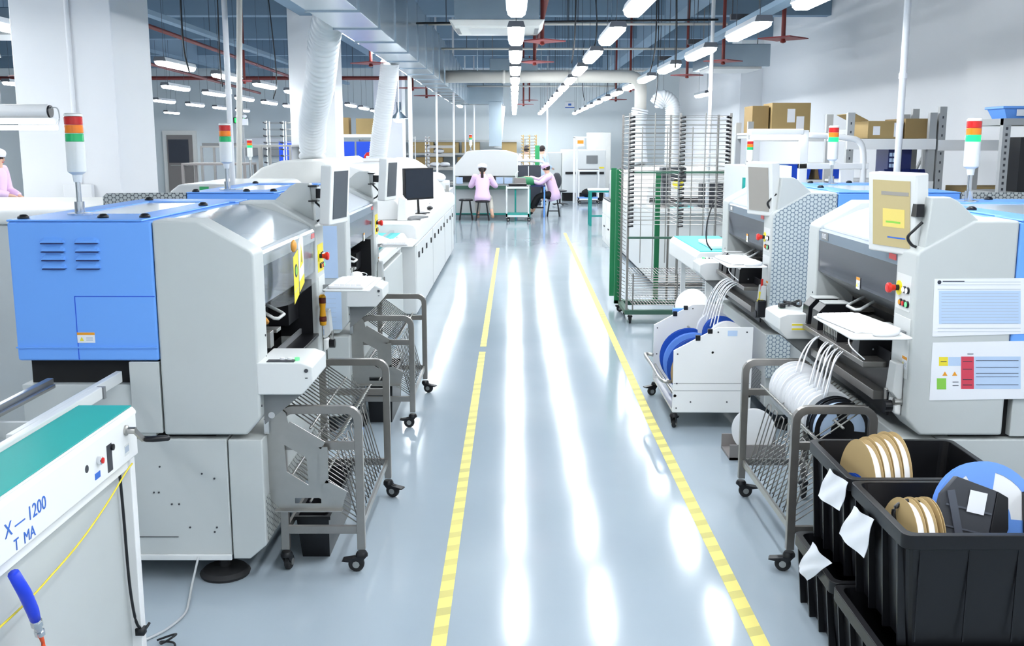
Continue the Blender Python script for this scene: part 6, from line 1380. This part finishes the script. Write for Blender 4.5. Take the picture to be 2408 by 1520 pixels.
DI = thing('inspection_device', 'dark instrument with a lamp arm seen through the wire rack', 'device', (1.86, 12.9, .99)); MB().box(0, .3, 0, .3, .32, .5).box(.02, .12, .05, .25, 0, .32).build('instrument_head', 'dark_grey', DI, bevel=.01)
MB().lathe([(0, 0), (.07, 0), (.07, .02), (0, .02)], (.2, .02, .3), (0, -1, 0), 16).build('instrument_dial', 'label_yellow', DI); MB().box(0, .32, -.05, .3, -.0, .03).build('instrument_foot', 'grey_taupe', DI)
tag(MB().box(2.35, 2.62, 12.85, 13.1, .992, 1.30).build('dark_box', 'dark_grey', None, bevel=.01), 'dark grey box on the loading table seen through the wire rack', 'box')
TR = thing('reel_tray', 'grey tray on the floor under the gap between the right machines', 'tray', (1.40, 5.76, 0)); MB().box(-.16, .16, -.12, .12, 0, .015).box(-.16, .16, -.12, -.11, 0, .09).box(-.16, .16, .11, .12, 0, .09).build('tray_body', 'grey_taupe', TR)
reel('white reel standing in the grey tray on the floor behind the right cart', (1.40, 5.76, .145), rotz((-.2, -1, .1)), .125, .05, 'reel_white', 'reel_white')

# ================================================================ each loose piece of these becomes a part of its own
def islands(o):
    me = o.data; par = list(range(len(me.vertices)))
    def f(i):
        while par[i] != i: par[i] = par[par[i]]; i = par[i]
        return i
    for e in me.edges: par[f(e.vertices[0])] = f(e.vertices[1])
    g = {}
    for p in me.polygons: g.setdefault(f(p.vertices[0]), []).append(p)
    if len(g) < 2: return
    first_ = True
    for k, ps in g.items():
        ids = sorted({v for p in ps for v in p.vertices}); mp = {v: i for i, v in enumerate(ids)}
        nm = bpy.data.meshes.new(o.name.split('.')[0]); nm.from_pydata([tuple(me.vertices[v].co) for v in ids], [], [[mp[v] for v in p.vertices] for p in ps]); nm.update()
        for m in me.materials: nm.materials.append(m)
        if ps[0].use_smooth: nm.shade_smooth()
        if first_: o['_m'] = nm.name; first_ = False; keep = nm
        else:
            c = o.copy(); c.data = nm; COL.objects.link(c)
    o.data = keep
    if '_m' in o: del o['_m']
SPLIT = {'duct_flange', 'crate_rib', 'box_bracket', 'bracket_trim', 'louvre_vent', 'vent_slot', 'tube', 'rail', 'guide_rail', 'leg', 'cross_rod', 'edge_clip', 'tray_hanger', 'end_rail', 'parts_drawer', 'top_latch', 'wire_hook', 'light_head', 'transport_rail', 'grip_band', 'frame_arm', 'feeder_dock', 'pipe_collar', 'plate_flange', 'head_gantry', 'top_rim', 'green_frame', 'base_frame', 'cassette_rib', 'post_frame', 'form_line', 'label_text', 'rail_support', 'upright'}
for o in [o for o in bpy.data.objects if o.type == 'MESH' and o.parent is not None and o.name.split('.')[0] in SPLIT]:
    if o.data.users > 1: continue
    if any(c.parent == o for c in o.children): continue
    islands(o)
